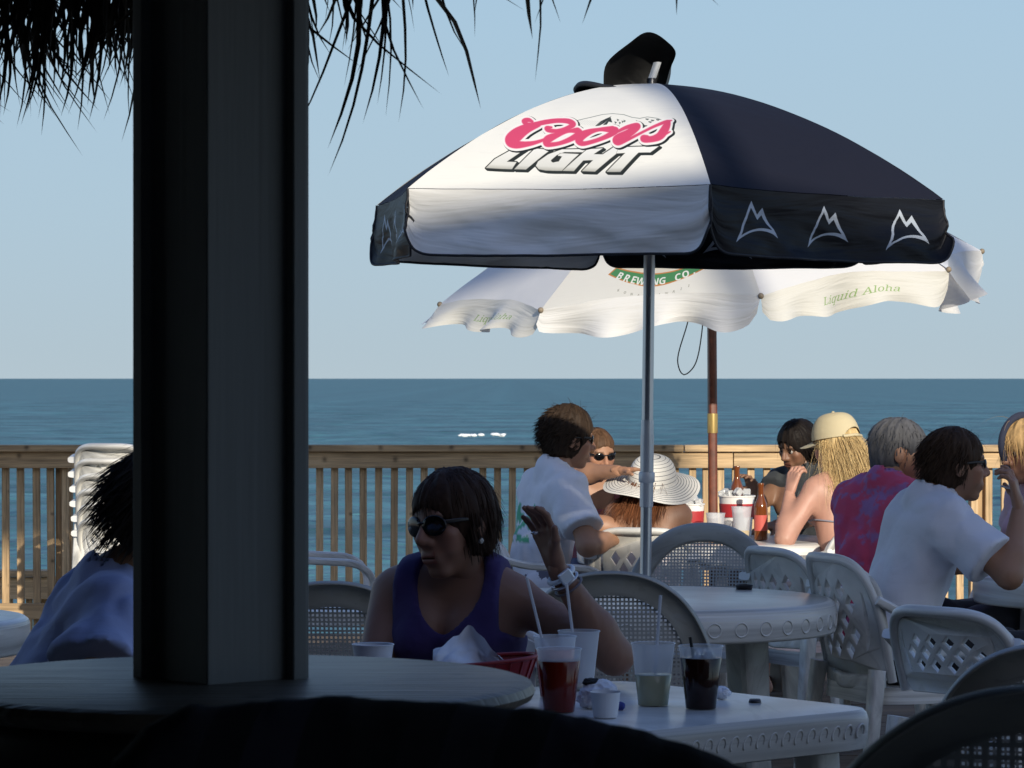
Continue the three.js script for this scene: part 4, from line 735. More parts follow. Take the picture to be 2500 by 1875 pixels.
// hair: a shaped cap on the skull plus many tapering locks
function hair(p, { color, vol = .012, front = 0, nape = -.10, n = 500, len = .10, down = 1, out = .25, back = 0, wild = .3, width = .006, sway = [0, 0, 0], name = 'hair', highlights = .5, top = 0, cover, collide = false, ears = true, mass, wave = .06 }) {
  const fld = (x, y, z) => {
    const a = Math.atan2(x, z), n1 = noise(a * 9, y * 14, 2) * .5 + noise(a * 26, y * 18, 5) * .35 + noise(x * 55, y * 25, z * 55) * .3;
    let d = ell(x, y, z, 0, .034, -.016, .0775 + vol, .0895 + vol + top, .101 + vol) + .0055 * n1 * (1 + wild);
    if (nape < -.05) d = smin(d, ell(x, y, z, 0, -.03, -.045, .066 + vol * .8, .08, .058 + vol * .8) + .005 * n1, .03);
    d = smax(d, -ell(x, y, z, 0, -.055, .115, .078, .115 - front, .105), .008);          // the face stays free
    d = smax(d, nape - y + .012 * n1, .01);
    if (mass) { const m1 = noise(a * 22, y * 6, 5) * .6 + noise(a * 9, y * 9, 1); d = smin(d, Math.max(ell(x, y, z, 0, mass[0], mass[1], mass[2], mass[3], mass[4]) + .007 * m1, y - .06, z - .035), .02); }
    if (ears) d = smax(d, -ell(Math.abs(x), y, z, .085, -.025, .005, .03, .045, .032), .006);
    return d;
  };
  const base = surfaceNets(fld, [-.14, mass ? mass[0] - mass[3] - .03 : -.15, -.17], [.14, .16 + top, .12], .0048), gs = [base], sf = (x, y, z) => ell(x, y, z, 0, .034, -.016, .079, .091, .102);
  const shade = []; const P0 = base.attributes.position; for (let i = 0; i < P0.count; i++) { const a = Math.atan2(P0.getX(i), P0.getZ(i)), k = 1 + .55 * noise(a * 16, P0.getY(i) * 9, 8) * highlights + .2 * noise(P0.getX(i) * 120, P0.getY(i) * 30, P0.getZ(i) * 120); shade.push(...color.map((c) => c * Math.max(.35, k))); }
  base.setAttribute('color', new THREE.Float32BufferAttribute(shade, 3));
  const pos = [], col = [], idx = []; let q = 0; const v = V(0, 0, 0), hb = p.hm, inv = p.hi4;
  for (let i = 0; i < n * 2; i++) {
    const u = rnd() * 2 * Math.PI, y = rr(nape > -.05 ? -.2 : -.75, 1); let d = V(Math.cos(u) * Math.sqrt(1 - y * y), y, Math.sin(u) * Math.sqrt(1 - y * y));
    if (d.z > .35 && d.y < .45) continue; if (cover && !cover(d)) continue;
    let c = V(d.x * (.076 + vol * .8), .034 + d.y * (.088 + vol * .8 + top), -.016 + d.z * (.1 + vol * .8)); const L = len * rr(.6, 1.15), N = 6, fly = i % 9 === 0, ww = width * (fly ? .16 : .42) * rr(.6, 1.3), tint = 1 + highlights * rr(-.6, .9), o2 = V(rr(-1, 1), rr(-1, 1), rr(-1, 1)).multiplyScalar(fly ? wild * 1.8 + .25 : wild), strand = [];
    let dir = d.clone().multiplyScalar(fly ? out + .35 : out).add(V(0, -down * .5, -back)).addScaledVector(o2, .4).normalize();
    for (let s = 0; s <= N; s++) {
      strand.push(c.clone()); dir.add(V(sway[0], -down * .28 + sway[1], -back * .2 + sway[2])).addScaledVector(o2, .12).normalize(); c = c.clone().addScaledVector(dir, L / N);
      c.addScaledVector(o2.clone().normalize(), wave * L / N * Math.sin(s * 1.9 + i)); const e = sf(c.x, c.y, c.z); if (e < vol * .75) { const m = V(c.x, c.y - .034, c.z + .016).normalize(); c.addScaledVector(m, vol * .75 - e); }
      if (collide) { v.copy(c).applyMatrix4(hb); const b = p.bf(v.x, v.y, v.z); if (b < .012 && v.y < p.neck.y + .03) { const gx = p.bf(v.x + .01, v.y, v.z) - b, gy = p.bf(v.x, v.y + .01, v.z) - b, gz = p.bf(v.x, v.y, v.z + .01) - b, gl = Math.hypot(gx, gy, gz) || 1; v.x += gx / gl * (.014 - b); v.y += gy / gl * (.014 - b) * .3; v.z += gz / gl * (.014 - b); c.copy(v.applyMatrix4(inv)); } }
    }
    strand.forEach((a, s) => { const b = strand[Math.min(N, s + 1)], tn = b.clone().sub(strand[Math.max(0, s - 1)]).normalize(), sd = tn.clone().cross(V(a.x, a.y * .2, a.z + .01)).normalize(), up = sd.clone().cross(tn), r = ww * (s === N ? .08 : 1 - .55 * s / N); for (const [e, f] of [[1, 0], [0, .6], [-1, 0], [0, -.6]]) { const w = a.clone().addScaledVector(sd, e * r).addScaledVector(up, f * r); pos.push(w.x, w.y, w.z); col.push(...color.map((k) => Math.max(.002, k * tint))); } });
    for (let s = 0; s < N; s++) for (let e = 0; e < 4; e++) { const a = q + s * 4 + e, b = q + s * 4 + (e + 1) % 4; idx.push(a, b, b + 4, a, b + 4, a + 4); }
    q += (N + 1) * 4;
  }
  const g = new THREE.BufferGeometry(); g.setAttribute('position', new THREE.Float32BufferAttribute(pos, 3)); g.setAttribute('color', new THREE.Float32BufferAttribute(col, 3)); g.setIndex(idx); g.computeVertexNormals(); gs.push(g);
  const m = mergeGeometries(gs.map((x) => x.toNonIndexed())).applyMatrix4(p.hm);
  return part(name, m, phys(1, 1, 1, .58, { vertexColors: true, specularIntensity: .28, side: THREE.DoubleSide }), p.t);
}
function glasses(p, mat, lensMat, { w = .026, h = .019, y = .006, z = .098, name = 'sunglasses' } = {}) {
  const g = new THREE.Group(); g.name = name; g.applyMatrix4(p.hm); p.t.add(g);
  const lens = (s) => { const q = new THREE.SphereGeometry(1, 18, 12); q.scale(w, h, .006); q.rotateY(s * .28); q.translate(s * .034, y, z - .006); return q; };
  for (const s of [-1, 1]) { part('lens', lens(s), lensMat, g); part('temple', sweep([{ p: V(s * .058, y + .006, z - .018), w: .004, h: .010 }, { p: V(s * .078, y + .006, z - .05), w: .004, h: .009 }, { p: V(s * .082, y + .002, -.005), w: .004, h: .006 }]), mat, g); }
  part('bridge', tube([V(-.014, y + .006, z), V(0, y + .009, z + .006), V(.014, y + .006, z)], .003, 8, 6), mat, g); return g;
}
function lathIn(p, pts, n = 40) { return lathe(pts, n).applyMatrix4(p.hm); }
M.lens = phys(.004, .004, .005, .12); M.frame = std(.01, .01, .012, .35);
// ------------------------------------------------------------------ the guests
{ // woman in pale blue shirt behind the bar table
  const p = person({ label: 'woman with bushy dark hair in a pale blue shirt, half hidden by the post', x: -1.07, depth: 6.95, yaw: 108, woman: true, bulk: 1.12, skin: 'tan', lean: [25, 0, 0], armR: 1.1, hair: { color: [.02, .013, .01] }, head: { yaw: 12, pitch: 4, up: .045 },
    arms: { R: { elbow: [-.90, .76, 6.62], wrist: [-.64, .75, 6.62] }, L: { elbow: [-.75, .78, 7.25], wrist: [-.52, .77, 7.1] } } });
  tshirt(p, fabric(.42, .46, .70), { frac: .66, hem: .48, gb: .038 });
  shorts(p, fabric(.05, .06, .10), { to: 1.2, name: 'trousers' });
  hair(p, { color: [.022, .014, .010], vol: .030, n: 1300, len: .10, out: .32, wild: .42, width: .005, back: .25, ears: false, nape: -.12, sway: [0, .02, -.06] });
}
{ // woman in purple
  const p = person({ label: 'woman in a purple sleeveless top and dark sunglasses raising one hand', x: -.145, depth: 7.72, yaw: -14, seat: .92, woman: true, bulk: 1.1, skin: 'deep', lean: [6, -3, -4], armR: 1.0, scale: .97, hair: { color: [.03, .015, .01] }, head: { yaw: -27, pitch: 3, roll: 5, size: 1.05, up: -.022 },
    arms: { L: { elbow: [.262, .78, 7.46], wrist: [.10, 1.01, 7.40], long: 1.1, point: [-.30, .95, .05], palm: [-.6, -.15, -.5], curl: [.28, .34, .5, .5], spread: .16, thumb: .1, fine: .003 }, R: { elbow: [-.345, .70, 7.58], wrist: [-.25, .74, 7.36] } } });
  const n = p.neck, tank = (x, y, z) => Math.max(.49 - y, Math.abs(x - n.x * .5) - .135 - (y < n.y - .14 ? (n.y - .14 - y) * 2 : 0), .098 - Math.hypot((x - n.x) * 1.15, (y - n.y - .0) * .62, z - n.z - .075), .07 - Math.hypot(x - n.x, y - n.y - .02, z - n.z));
  garment(p, 'tank_top', fabric(.036, .02, .105), { list: p.torso, grow: .012, folds: .006, cut: tank });
  shorts(p, fabric(.06, .06, .08));
  hair(p, { color: [.035, .018, .011], vol: .012, n: 1100, len: .065, out: .12, wild: .16, width: .005, ears: false, nape: -.085, front: .006, highlights: .35 });
  glasses(p, M.frame, M.lens, { w: .034, h: .025 });
  const { wr, el } = p.arms.L, ax = wr.clone().sub(el).normalize(), ring = (d, r, tr) => new THREE.TorusGeometry(r, tr, 8, 28).applyQuaternion(new THREE.Quaternion().setFromUnitVectors(V(0, 0, 1), ax)).translate(...wr.clone().addScaledVector(ax, -d).toArray());
  part('bracelet', ring(.035, .033, .004), std(.5, .5, .55, .3, { metalness: .8 }), p.t); part('bracelet', ring(.052, .035, .003), std(.12, .1, .12, .4), p.t);
  const wp = wr.clone().addScaledVector(ax, -.02), wo = new THREE.Group(); wo.name = 'wrist_watch'; p.t.add(wo);
  part('strap', ring(.018, .032, .006), std(.7, .75, .8, .35), wo); part('dial', new RoundedBoxGeometry(.034, .03, .012, 2, .004).applyMatrix4(basis(wp.clone().add(V(.018, 0, .030)), ax, V(.5, 0, .8))), std(.72, .78, .85, .25, { metalness: .4 }), wo);
  for (const s of [-1, 1]) part('earring', new THREE.SphereGeometry(.0075, 10, 8).translate(s * .081, -.045, -.008).applyMatrix4(p.hm), std(.8, .78, .72, .2), p.t);
  part('finger_ring', new THREE.TorusGeometry(.0095, .0022, 6, 14).applyMatrix4(basis(wr.clone().add(V(-.05, .085, .01)), V(.3, .2, 1), V(0, 1, 0))), std(.8, .8, .82, .2, { metalness: .9 }), p.t);
}
{ // young man, white shirt, green print
  const p = person({ label: 'young man with short dark hair, white shirt with a green back print', x: .135, depth: 13.55, yaw: 112, skin: 'tan', lean: [8, 0, 0], hair: { color: [.03, .018, .012] }, head: { yaw: -6, pitch: 2, up: .01 },
    arms: { R: { elbow: [.30, .80, 13.30], wrist: [.48, .78, 13.45] }, L: { elbow: [.35, .80, 13.8], wrist: [.52, .78, 13.8] } } });
  const base = [.74, .75, .80];
  tshirt(p, fabric(1, 1, 1, { vertexColors: true }), { frac: .72, hem: .47, gb: .035, color: (x, y, z) => { return z < -.07 && Math.abs(x - .02) < .10 && Math.abs(y - .85) < .10 && noise(x * 34, y * 34, 4) > -.3 ? [.10, .42, .24] : z < -.1 && Math.abs(y - .99) < .028 && Math.abs(x) < .09 ? [.05, .07, .16] : base; } });
  shorts(p, fabric(.12, .12, .16));
  hair(p, { color: [.035, .022, .014], vol: .017, n: 1000, len: .045, out: .06, wild: .3, width: .006, down: .35, back: .3, nape: -.085, top: .014 });
  glasses(p, M.frame, M.lens, {});
}
{ // girl reaching over
  const p = person({ label: 'girl in sunglasses with hair tied back reaching one arm towards the sun hat', x: .37, depth: 14.45, yaw: 8, woman: true, skin: 'tan', scale: .9, armR: 1.15, lean: [10, 0, 0], hair: { color: [.10, .055, .03] }, head: { yaw: 18, pitch: 8 },
    arms: { R: { elbow: [.31, 1.05, 13.98], wrist: [.60, 1.06, 13.72], point: [.28, .0, -.10], palm: [0, -1, -.4], curl: .3, long: 1.25, fine: .004 }, L: { elbow: [.62, .80, 14.75], wrist: [.62, .76, 14.55] } } });
  const n = p.neck; garment(p, 'vest_top', fabric(.30, .10, .12), { list: p.torso, grow: .010, cut: (x, y, z) => Math.max(.48 - y, y - n.y + .13 - (Math.abs(Math.abs(x) - .09) < .018 ? .3 : 0)) });
  shorts(p, fabric(.1, .12, .2));
  hair(p, { color: [.10, .055, .032], vol: .006, n: 300, len: .06, out: .05, back: 1, wild: .12, down: .2, nape: -.06, width: .005 });
  glasses(p, M.frame, M.lens, {});
}
{ // woman in the hat
  const p = person({ label: 'woman with auburn hair wearing a wide white sun hat with dark stripes', x: .565, depth: 13.74, yaw: 158, seat: .86, woman: true, skin: 'tan', scale: .92, lean: [17, 0, 4], hair: { color: [.12, .045, .02] }, head: { yaw: -20, pitch: 8, roll: 6, up: -.085 },
    arms: { R: { elbow: [.39, .80, 13.82], wrist: [.54, .77, 14.05] }, L: { elbow: [.86, .80, 13.8], wrist: [.80, .78, 14.0] } } });
  const n = p.neck; garment(p, 'sun_top', fabric(.55, .5, .5), { list: p.torso, grow: .010, cut: (x, y) => Math.max(.48 - y, y - n.y + .14) });
  shorts(p, fabric(.4, .38, .35));
  hair(p, { color: [.13, .048, .020], vol: .010, n: 1300, len: .20, out: .2, wild: .25, cover: (d) => d.y < .25, width: .0055, mass: [-.07, -.03, .095, .125, .075], ears: false, nape: -.13, collide: true, highlights: .6 });
  const stripes = canvasTex(16, 512, (x) => { x.fillStyle = '#e9e6df'; x.fillRect(0, 0, 16, 512); x.fillStyle = '#3b3f4a'; for (let k = 0; k < 17; k++) x.fillRect(0, 14 + k * 29, 16, k < 9 ? 3 : 5); });
  const hm = std(.95, .95, .95, .8, { map: stripes, side: THREE.DoubleSide, bumpMap: clothBump, bumpScale: .002 }), hat = new THREE.Group(); hat.name = 'sun_hat'; hat.applyMatrix4(p.hm); hat.translateY(.045); hat.translateZ(-.02); hat.quaternion.multiply(new THREE.Quaternion().setFromUnitVectors(V(0, 1, 0), V(-.16, 1, -.52).normalize())); p.t.add(hat);
  part('hat_brim', surf((u, v) => { const a = u * 2 * Math.PI, r = mix(.112, .232, v), w = .012 * Math.sin(a * 3 + 1) * v - .030 * v * v - .010 * v * Math.cos(a * 2 + .4); return V(Math.cos(a) * r * .98, .005 + w, Math.sin(a) * r * 1.04); }, 64, 12, (u, v) => [u, .52 * (1 - v)]), hm, hat);
  part('hat_crown', surf((u, v) => { const a = u * 2 * Math.PI, q = v * Math.PI / 2, r = .116 * Math.pow(Math.cos(q), .55), y = .118 * Math.sin(q); return V(Math.cos(a) * r * .96, y + .005, Math.sin(a) * r * 1.08); }, 48, 14, (u, v) => [u, .54 + .46 * v]), hm, hat);
}
{ // dark haired girl facing the table
  const p = person({ label: 'dark haired girl looking down across the table, facing the blonde woman', x: 1.45, depth: 15.15, yaw: -42, woman: true, skin: 'brown', scale: .93, lean: [10, 0, 0], hair: { color: [.012, .009, .008] }, head: { yaw: -8, pitch: 18, roll: -6 },
    arms: { R: { elbow: [1.12, .80, 15.0], wrist: [1.14, .90, 14.75], point: [-.1, .5, -.2], palm: [-.5, 0, -.5], curl: .8 }, L: { elbow: [1.40, .78, 14.8], wrist: [1.25, .77, 14.7] } } });
  tshirt(p, fabric(.04, .045, .05), { frac: .3 }); shorts(p, fabric(.1, .1, .14));
  hair(p, { color: [.012, .009, .008], vol: .014, n: 500, len: .16, out: .05, wild: .15, width: .006, ears: false, nape: -.12, back: .3, collide: true });
}
{ // blonde woman
  const p = person({ label: 'blonde woman with long hair in a khaki cap and bikini, elbow on the table', x: 1.48, depth: 13.95, yaw: -150, woman: true, skin: 'pink', scale: .945, lean: [8, 2, 0], splay: .15, hair: { color: [.62, .42, .18] }, head: { yaw: 14, pitch: 2 },
    arms: { L: { elbow: [1.215, .765, 13.85], wrist: [1.235, .965, 13.98], point: [.12, .5, .1], palm: [.5, 0, .4], curl: .9, thumb: .8, fine: .004 }, R: { elbow: [1.72, .76, 14.15], wrist: [1.5, .76, 14.3] } } });
  const ring = (y) => { const pts = []; for (let k = 0; k <= 40; k++) { const a = k / 40 * 2 * Math.PI; let r = .03; const c = p.j(0, y, -.015); while (p.bf(c.x + Math.cos(a) * r, c.y, c.z + Math.sin(a) * r) < 0 && r < .24) r += .004; pts.push(V(c.x + Math.cos(a) * (r + .002), c.y + .01 * Math.cos(a * 2), c.z + Math.sin(a) * (r + .002))); } return pts; };
  part('bikini_string', tube(ring(.835), .004, 80, 6), std(.25, .25, .3, .7), p.t);
  garment(p, 'bikini_top', fabric(.35, .33, .36), { list: p.torso.slice(-2), grow: .006, folds: .002, cell: .009, cut: (x, y, z) => p.neck.z + .085 - z });
  shorts(p, fabric(.30, .31, .34), { to: .3, name: 'bikini_bottom' });
  hair(p, { color: [.62, .45, .22], vol: .012, n: 3000, len: .33, out: .15, wild: .20, width: .003, wave: .18, mass: [-.10, -.045, .098, .20, .07], ears: false, nape: -.14, back: .25, collide: true, highlights: .28, cover: (d) => d.z < .3 && d.y < .3 });
  const cap = new THREE.Group(); cap.name = 'cap'; cap.applyMatrix4(p.hm); cap.translateY(.026); cap.translateZ(-.012); cap.rotateX(.06); cap.scale.multiplyScalar(1.1); p.t.add(cap);
  const km = fabric(.56, .48, .31, { side: THREE.DoubleSide });
  part('cap_crown', surf((u, v) => { const a = u * 2 * Math.PI, q = v * Math.PI / 2, r = Math.pow(Math.cos(q), .62), sn = Math.sin(a), open = Math.max(0, -sn - .80) * 2.6; const y = .112 * Math.sin(Math.max(q, open * (1 - v) * .75)); return V(Math.cos(a) * r * .093, y + .012, sn * r * .112); }, 60, 16), km, cap);
  part('cap_bill', surf((u, v) => { const a = mix(.12, .88, u) * Math.PI, r = mix(0, .078, v) * Math.pow(Math.sin(Math.PI * u), .35); return V(Math.cos(a) * (.092 + r * .1), .012 - .028 * Math.pow(Math.abs(Math.cos(a)), 2) - .22 * r + .004, Math.sin(a) * .11 + r); }, 24, 8), km, cap);
  part('cap_strap', tube([V(-.06, .012, -.09), V(0, .013, -.114), V(.06, .012, -.09)], .007, 12, 6), km, cap); part('cap_button', new THREE.SphereGeometry(.008, 8, 6).translate(0, .124, 0), km, cap);
}
{ // grey haired man
  const p = person({ label: 'grey haired man in a pink and blue patterned shirt, back turned', x: 1.385, depth: 12.05, yaw: 128, skin: 'tan', bulk: 1.2, belly: true, scale: 1.0, lean: [10, 0, 0], hair: { color: [.16, .16, .165] }, head: { yaw: -38, pitch: 3, size: 1.05, up: -.008 },
    arms: { R: { elbow: [1.66, .76, 11.78], wrist: [1.86, .75, 11.9] }, L: { elbow: [1.75, .78, 12.4], wrist: [1.92, .76, 12.2] } } });
  tshirt(p, fabric(1, 1, 1, { vertexColors: true }), { frac: .75, hem: .46, name: 'patterned_shirt', gb: .04, color: (x, y, z) => { const n = sstep(.10, .24, fbm(x * 17 + 2, y * 36 + x * 16, z * 17, 3)), m = sstep(.3, .6, noise(x * 28, y * 34 + 4, z * 28)); return [0, 1, 2].map((i) => mix(mix([.60, .065, .135][i], [.24, .17, .38][i], n * .75), [.46, .10, .24][i], m * .6)); } });
  shorts(p, fabric(.015, .015, .018), { to: 1 });
  hair(p, { color: [.09, .09, .095], vol: .006, n: 300, len: .03, out: .25, wild: .25, width: .004, nape: -.08, down: .6, highlights: .3 });
}
{ // man in white
  const p = person({ label: 'man with brown hair and glasses in a plain white shirt, hand raised to his mouth', x: 1.325, depth: 10.78, yaw: 104, skin: 'tan', bulk: 1.02, lean: [16, 0, 0], hair: { color: [.05, .03, .018] }, head: { yaw: -4, pitch: -6, up: 0 },
    arms: { R: { elbow: [1.69, .765, 10.50], wrist: [1.71, 1.00, 10.62], point: [-.08, .5, .05], palm: [-.6, .1, .2], curl: [.95, .9, .8, .5], thumb: .6, fine: .0034 }, L: { elbow: [1.80, .80, 11.1], wrist: [2.02, .77, 11.2] } } });
  tshirt(p, fabric(.76, .77, .84), { frac: .72, hem: .50, gb: .04, folds: .009, grow: .02 });
  shorts(p, fabric(.012, .012, .015), { to: .95 });
  hair(p, { color: [.055, .032, .019], vol: .011, n: 1200, len: .05, out: .15, wild: .3, width: .005, nape: -.095, back: .25, down: .6 });
  glasses(p, M.frame, phys(.05, .05, .055, .1), { w: .024, h: .017, name: 'glasses' });
}
{ // woman with head band at the table's far side
  const p = person({ label: 'woman with blonde hair under a dark head band in a pink shirt', x: 2.12, depth: 12.3, yaw: -72, woman: true, skin: 'tan', scale: .98, lean: [8, 0, 0], hair: { color: [.40, .26, .12] }, head: { yaw: 6, pitch: 4 },
    arms: { L: { elbow: [2.03, .80, 11.98], wrist: [1.99, .76, 11.75] }, R: { elbow: [2.0, .78, 12.55], wrist: [1.92, .76, 12.3] } } });
  tshirt(p, fabric(.62, .45, .50), { frac: .45 }); shorts(p, fabric(.1, .1, .12));
  hair(p, { color: [.42, .27, .12], vol: .016, n: 600, len: .16, out: .1, wild: .2, width: .006, ears: false, nape: -.12, collide: true, highlights: .5 });
  part('head_band', new THREE.TorusGeometry(.1, .014, 8, 40).scale(.98, 1.12, 1).rotateY(Math.PI / 2).rotateX(-.25).translate(0, .035, .018).applyMatrix4(p.hm), fabric(.02, .025, .05), p.t);
}
// ------------------------------------------------------------------ drinks, food and small things on the tables
const plastic = phys(.95, .96, .98, .4, { transmission: .84, thickness: 0, ior: 1.2, side: THREE.DoubleSide });
const frosted = phys(.85, .88, .92, .5, { transmission: .62, thickness: 0, side: THREE.DoubleSide });
function cup(label, x, d, { H = .137, drink, level = .85, straw, ice = false, mat = plastic, y = .7225, r = .048 } = {}) {
  const t = thing('plastic_cup', label, 'cup', x, y, d, rr(0, 360), 'plastic cups'), rb = r * .68;
  const R0 = (s) => mix(rb, r, s);
  part('cup_wall', lathe([[0, .002], [rb - .003, .001], [rb, .004], ...[.1, .3, .5, .7, .9].map((s) => [R0(s), H * s]), [r, H - .002], [r + .0022, H], [r + .0015, H + .0018], [r - .001, H + .001]], 36), mat, t);
  if (drink) part('drink', lathe([[0, .0015], [rb + .0006, .0015], [R0(level) + .0006, H * level], [0, H * level + .0005]], 32), drink, t);
  if (ice) for (let k = 0; k < 7; k++) { const g = new RoundedBoxGeometry(.02, .018, .02, 2, .004); g.rotateX(rnd() * 3); g.rotateY(rnd() * 3); const a = rnd() * 6.28; g.translate(Math.cos(a) * .02, H * level + rr(-.006, .008), Math.sin(a) * .02); part('ice_cube', g, phys(.9, .93, .95, .15, { transmission: .8, thickness: .01 }), t); }
  if (straw) { const [c, lean, len, az] = straw, dv = V(Math.sin(lean) * Math.cos(az), Math.cos(lean), Math.sin(lean) * Math.sin(az)); t.rotation.y = 0; part('straw', sweep([{ p: V(0, .01, 0).addScaledVector(dv, 0), w: .007, h: .007 }, { p: V(0, .01, 0).addScaledVector(dv, len), w: .007, h: .007 }], V(0, 0, 1), 8), c, t); }
  return t;
}
const black = std(.012, .012, .014, .4), clearStraw = phys(.8, .82, .86, .4, { transmission: .3, thickness: 0 });
cup('plastic cup filled with amber red beer at the front of the square table', .1025, 6.86, { drink: phys(.15, .011, .004, .15), level: .82 });
cup('plastic cup of pale pink drink behind the beer, white slanted straw', .098, 7.19, { drink: phys(.55, .20, .17, .2), level: .80, straw: [clearStraw, -.24, .27, 0], mat: frosted });
cup('nearly empty clear plastic cup with a straw, next to the raised arm', .156, 7.345, { drink: phys(.5, .5, .45, .2), level: .15, straw: [clearStraw, -.12, .24, 0], mat: frosted });
cup('plastic cup half full of pale lime drink with a clear straw', .314, 7.0, { drink: phys(.46, .46, .30, .2), level: .5, straw: [clearStraw, .07, .235, 0] });
cup('plastic cup of dark cola with ice and a black straw', .416, 6.93, { drink: phys(.020, .006, .004, .12), level: .82, ice: true, straw: [black, -.16, .150, 0] });
cup('short white paper cup beside the red basket', -.318, 7.2, { H: .118, mat: std(.78, .79, .82, .6), r: .047 });
cup('clear plastic cup on the crowded sunny table', 1.03, 14.12, { H: .15, drink: phys(.5, .42, .28, .3), level: .3, mat: frosted, r: .045 });
cup('frosted plastic cup next to the bucket on the sunny table', .90, 13.92, { H: .13, drink: phys(.6, .3, .12, .3), level: .6, mat: frosted, r: .042 });
{
  const t = thing('portion_cup', 'small fluted white portion cup in front of the crumpled paper', 'cup', .2, .7225, 6.74);
  const g = lathe([[0, .001], [.024, .001], [.026, .004], [.032, .052], [.034, .056], [.0325, .056], [.0245, .005], [0, .004]], 48); bend(g, (v) => { const a = Math.atan2(v.x, v.z), k = 1 + .018 * Math.sin(a * 24); v.x *= k; v.z *= k; });
  part('cup_wall', g, std(.80, .80, .82, .6), t); part('sauce', lathe([[0, .03], [.028, .03]], 24), std(.55, .45, .35, .4), t);
}
function crumple(name, label, category, x, y, d, w, h, dp, mat, sd, n = 22) {
  const g = new THREE.IcosahedronGeometry(1, 5); bend(g, (v) => { const q = v.clone(); const k = 1 + .34 * fbm(q.x * 1.6 + sd, q.y * 1.6, q.z * 1.6, 3) - .28 * Math.abs(fbm(q.x * 3 + sd, q.y * 3 + 4, q.z * 3, 3)); v.multiplyScalar(k); v.set(v.x * w, Math.max(0, v.y * .62 + .55) * h, v.z * dp); });
  const m = one(name, g, mat, label, category); m.position.set(x, y, -d); return m;
}
const paper = std(.78, .80, .85, .85); paper.side = THREE.DoubleSide;
crumple('paper_wrapper', 'crumpled white food paper with dark scraps in front of the cups', 'paper', .19, .7225, 6.93, .048, .055, .04, paper, 3);
crumple('food_scrap', 'dark burnt food scrap on the crumpled white paper', 'food', .178, .768, 6.93, .022, .02, .018, std(.015, .012, .01, .8), 8);
crumple('paper_napkin', 'small balled paper napkin behind the cola cup', 'napkin', .475, .7225, 7.13, .02, .026, .02, paper, 12);
crumple('candy_wrapper', 'tiny blue wrapper beside the crumpled paper', 'wrapper', .238, .7225, 6.90, .010, .016, .010, std(.04, .06, .30, .5), 5);
one('bottle_cap', lathe([[0, .008], [.012, .008], [.014, .004], [.0145, 0]], 20).translate(.545, .7225, -7.06), std(.05, .05, .06, .4, { metalness: .5 }), 'dark bottle cap alone on the edge of the square table', 'bottle cap');
{
  const t = thing('food_basket', 'red plastic food basket in front of the woman in purple', 'basket', -.07, .7225, 6.99, 12);
  const f = (k) => (u, v) => { const a = u * 2 * Math.PI, r = mix(.72, 1, v); return V(Math.cos(a) * .128 * r * k, .003 + .098 * v + .010 * Math.cos(a), Math.sin(a) * .085 * r * k); };
  const red = phys(.30, .012, .016, .35); red.side = THREE.DoubleSide;
  part('basket_wall', surf(f(1), 48, 8), red, t); part('basket_floor', surf((u, v) => { const a = u * 2 * Math.PI; return V(Math.cos(a) * .092 * v, .004, Math.sin(a) * .061 * v); }, 32, 3), red, t);
  part('basket_rim', tube(Array.from({ length: 33 }, (_, i) => f(1)(i / 32, 1)), .005, 80, 6), red, t);
  for (let k = 0; k < 22; k++) { const a = k / 22 * 2 * Math.PI; part('basket_rib', sweep([0, .5, 1].map((v) => ({ p: f(1.012)(k / 22, v), w: .005, h: .003 })), V(Math.cos(a), 0, Math.sin(a)), 6), red, t); }
}
{
  const g = surf((u, v) => { const x = mix(-.10, .09, u), pk = Math.max(0, 1 - Math.abs(u - .45) * 2.1); return V(x, .09 - .035 * u + v * (.030 + .082 * pk) + .022 * fbm(u * 5, v * 4, 3), .03 - .05 * v + .03 * Math.sin(u * 7 + v * 2) + .02 * fbm(u * 6, v * 6, 8)); }, 30, 14);
  const m = one('paper_liner', g, paper, 'sheet of white paper standing folded in the red basket', 'paper'); m.position.set(-.075, .715, -6.98);
}
// the sunny table
function bottle(label, x, d, y = .7225) {
  const t = thing('beer_bottle', label, 'bottle', x, y, d, 0, 'brown beer bottles');
  part('glass', lathe([[0, .002], [.028, .002], [.0305, .006], [.0305, .14], [.028, .165], [.016, .195], [.0132, .21], [.013, .245], [.0145, .247], [.0145, .257], [.012, .258]], 28), phys(.16, .045, .012, .12, { clearcoat: .5 }), t);
  part('label', lathe([[.0308, .045], [.0308, .115]], 28), std(.55, .10, .08, .6), t); return t;
}
bottle('brown beer bottle standing clear of the bucket on the sunny table', 1.115, 14.1);
bottle('brown beer bottle with only its neck above the bucket', 1.03, 14.42, .79);
function bucket(label, x, d, H, r) {
  const t = thing('drinks_bucket', label, 'bucket', x, .7225, d, 0, 'white and red drinks buckets');
  part('bucket_wall', lathe([[0, .003], [r * .78, .002], [r * .8, .006], [r, H], [r + .004, H], [r + .004, H + .006], [r - .003, H + .004], [r * .78, .01]], 36), std(.8, .79, .78, .5), t);
  part('red_band', lathe([[r * .91, H * .5], [r * .912 + .003, H * .5], [r * .975 + .002, H * .83], [r * .96, H * .83]], 36), std(.42, .03, .035, .5), t, 'red band round the bucket');
  for (let k = 0; k < 12; k++) { const a = rnd() * 6.28, q = Math.sqrt(rnd()) * r * .8, g = new RoundedBoxGeometry(.035, .03, .035, 2, .006); g.rotateX(rnd() * 3); g.rotateY(rnd() * 3); g.translate(Math.cos(a) * q, H - .012 + rr(0, .035), Math.sin(a) * q); part('ice_cube', g, phys(.88, .9, .92, .2, { transmission: .5, thickness: .01 }), t); }
}
bucket('white drinks bucket with a red band and bottle, beside the umbrella pole', 1.03, 14.42, .185, .082);
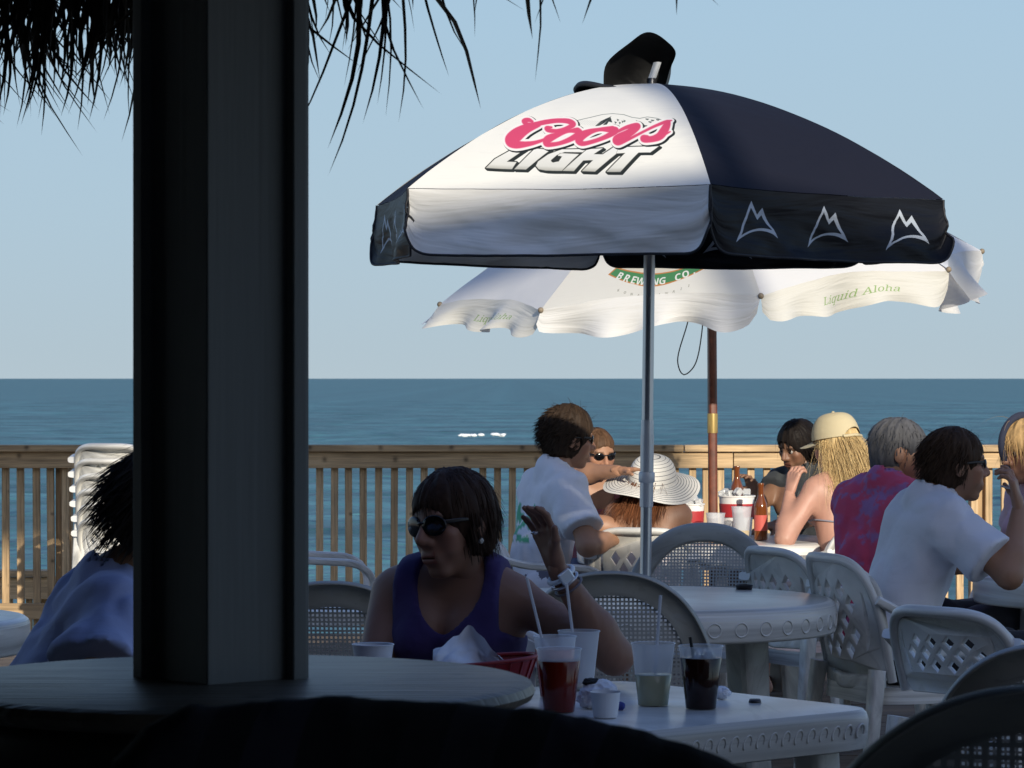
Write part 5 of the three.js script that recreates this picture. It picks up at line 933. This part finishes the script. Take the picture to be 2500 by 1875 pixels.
bucket('smaller white and red bucket nearer the sun hat', .80, 14.12, .16, .062);
one('ashtray', lathe([[0, .004], [.02, .004], [.028, .016], [.031, .016], [.027, 0], [0, 0]], 28).translate(.80, .7222, -10.85), std(.02, .02, .022, .3), 'black ashtray on the round table under the printed umbrella', 'ashtray');
one('cigarette', sweep([{ p: V(1.655, 1.085, -10.66), w: .007, h: .007 }, { p: V(1.715, 1.07, -10.64), w: .007, h: .007 }], V(0, 1, 0), 8), std(.8, .8, .78, .8), 'white cigarette between the fingers of the man in the plain white shirt', 'cigarette');
// ------------------------------------------------------------------ striped towel over the bar stool
{
  const prof = [[-.335, 1.13], [-.308, 1.160], [-.27, 1.176], [-.148, 1.183], [.017, 1.172], [.09, 1.158], [.15, 1.142], [.227, 1.112], [.30, 1.05]];
  const top = (x) => { let k = 0; while (k < prof.length - 2 && x > prof[k + 1][0]) k++; const a = prof[k], b = prof[k + 1], t = sstep(0, 1, clamp((x - a[0]) / (b[0] - a[0]))) * .4 + .6 * clamp((x - a[0]) / (b[0] - a[0])); return mix(a[1], b[1], t); };
  const f = (off) => (u, v) => { const x = mix(-.335, .30, u), s = (v - .5) * 1.0, r = .034 - off, a = clamp(s / .09, -1, 1) * Math.PI / 2, hangL = Math.max(0, Math.abs(s) - .09), wob = .012 * fbm(u * 7, v * 4, 2) + .008 * Math.sin(u * 17 + v * 3) * Math.min(1, hangL * 6), z0 = .03 + .11 * (x + .04) * (x + .04) * 4; return V(x + .01 * fbm(v * 5, u * 3, 4), top(x) - off + .004 * fbm(u * 30, v * 5, 1) - (1 - Math.cos(a)) * r - hangL, z0 + Math.sin(a) * r * -1 + wob + (s < 0 ? .03 * hangL : -.05 * hangL)); };
  const cols = canvasTex(512, 512, (x) => { x.fillStyle = '#26222c'; x.fillRect(0, 0, 512, 512); x.save(); x.rotate(.35); for (let k = -4; k < 14; k++) { x.fillStyle = ['#4a4258', '#1c1a20', '#3a3644'][((k % 3) + 3) % 3]; x.fillRect(k * 62, -300, 34, 1200); } x.restore(); });
  const tb = tex(256, 256, () => [rnd()], false, [10, 10]);
  const m = std(.55, .55, .6, .98, { map: cols, bumpMap: tb, bumpScale: .003, side: THREE.DoubleSide });
  const g = surf(f(0), 90, 60), o = one('beach_towel', g, m, 'dark striped towel draped over the back of a bar stool', 'towel'); o.position.set(0, 0, -2.68);
}
shadows(scene);
renderer.render(scene, camera);
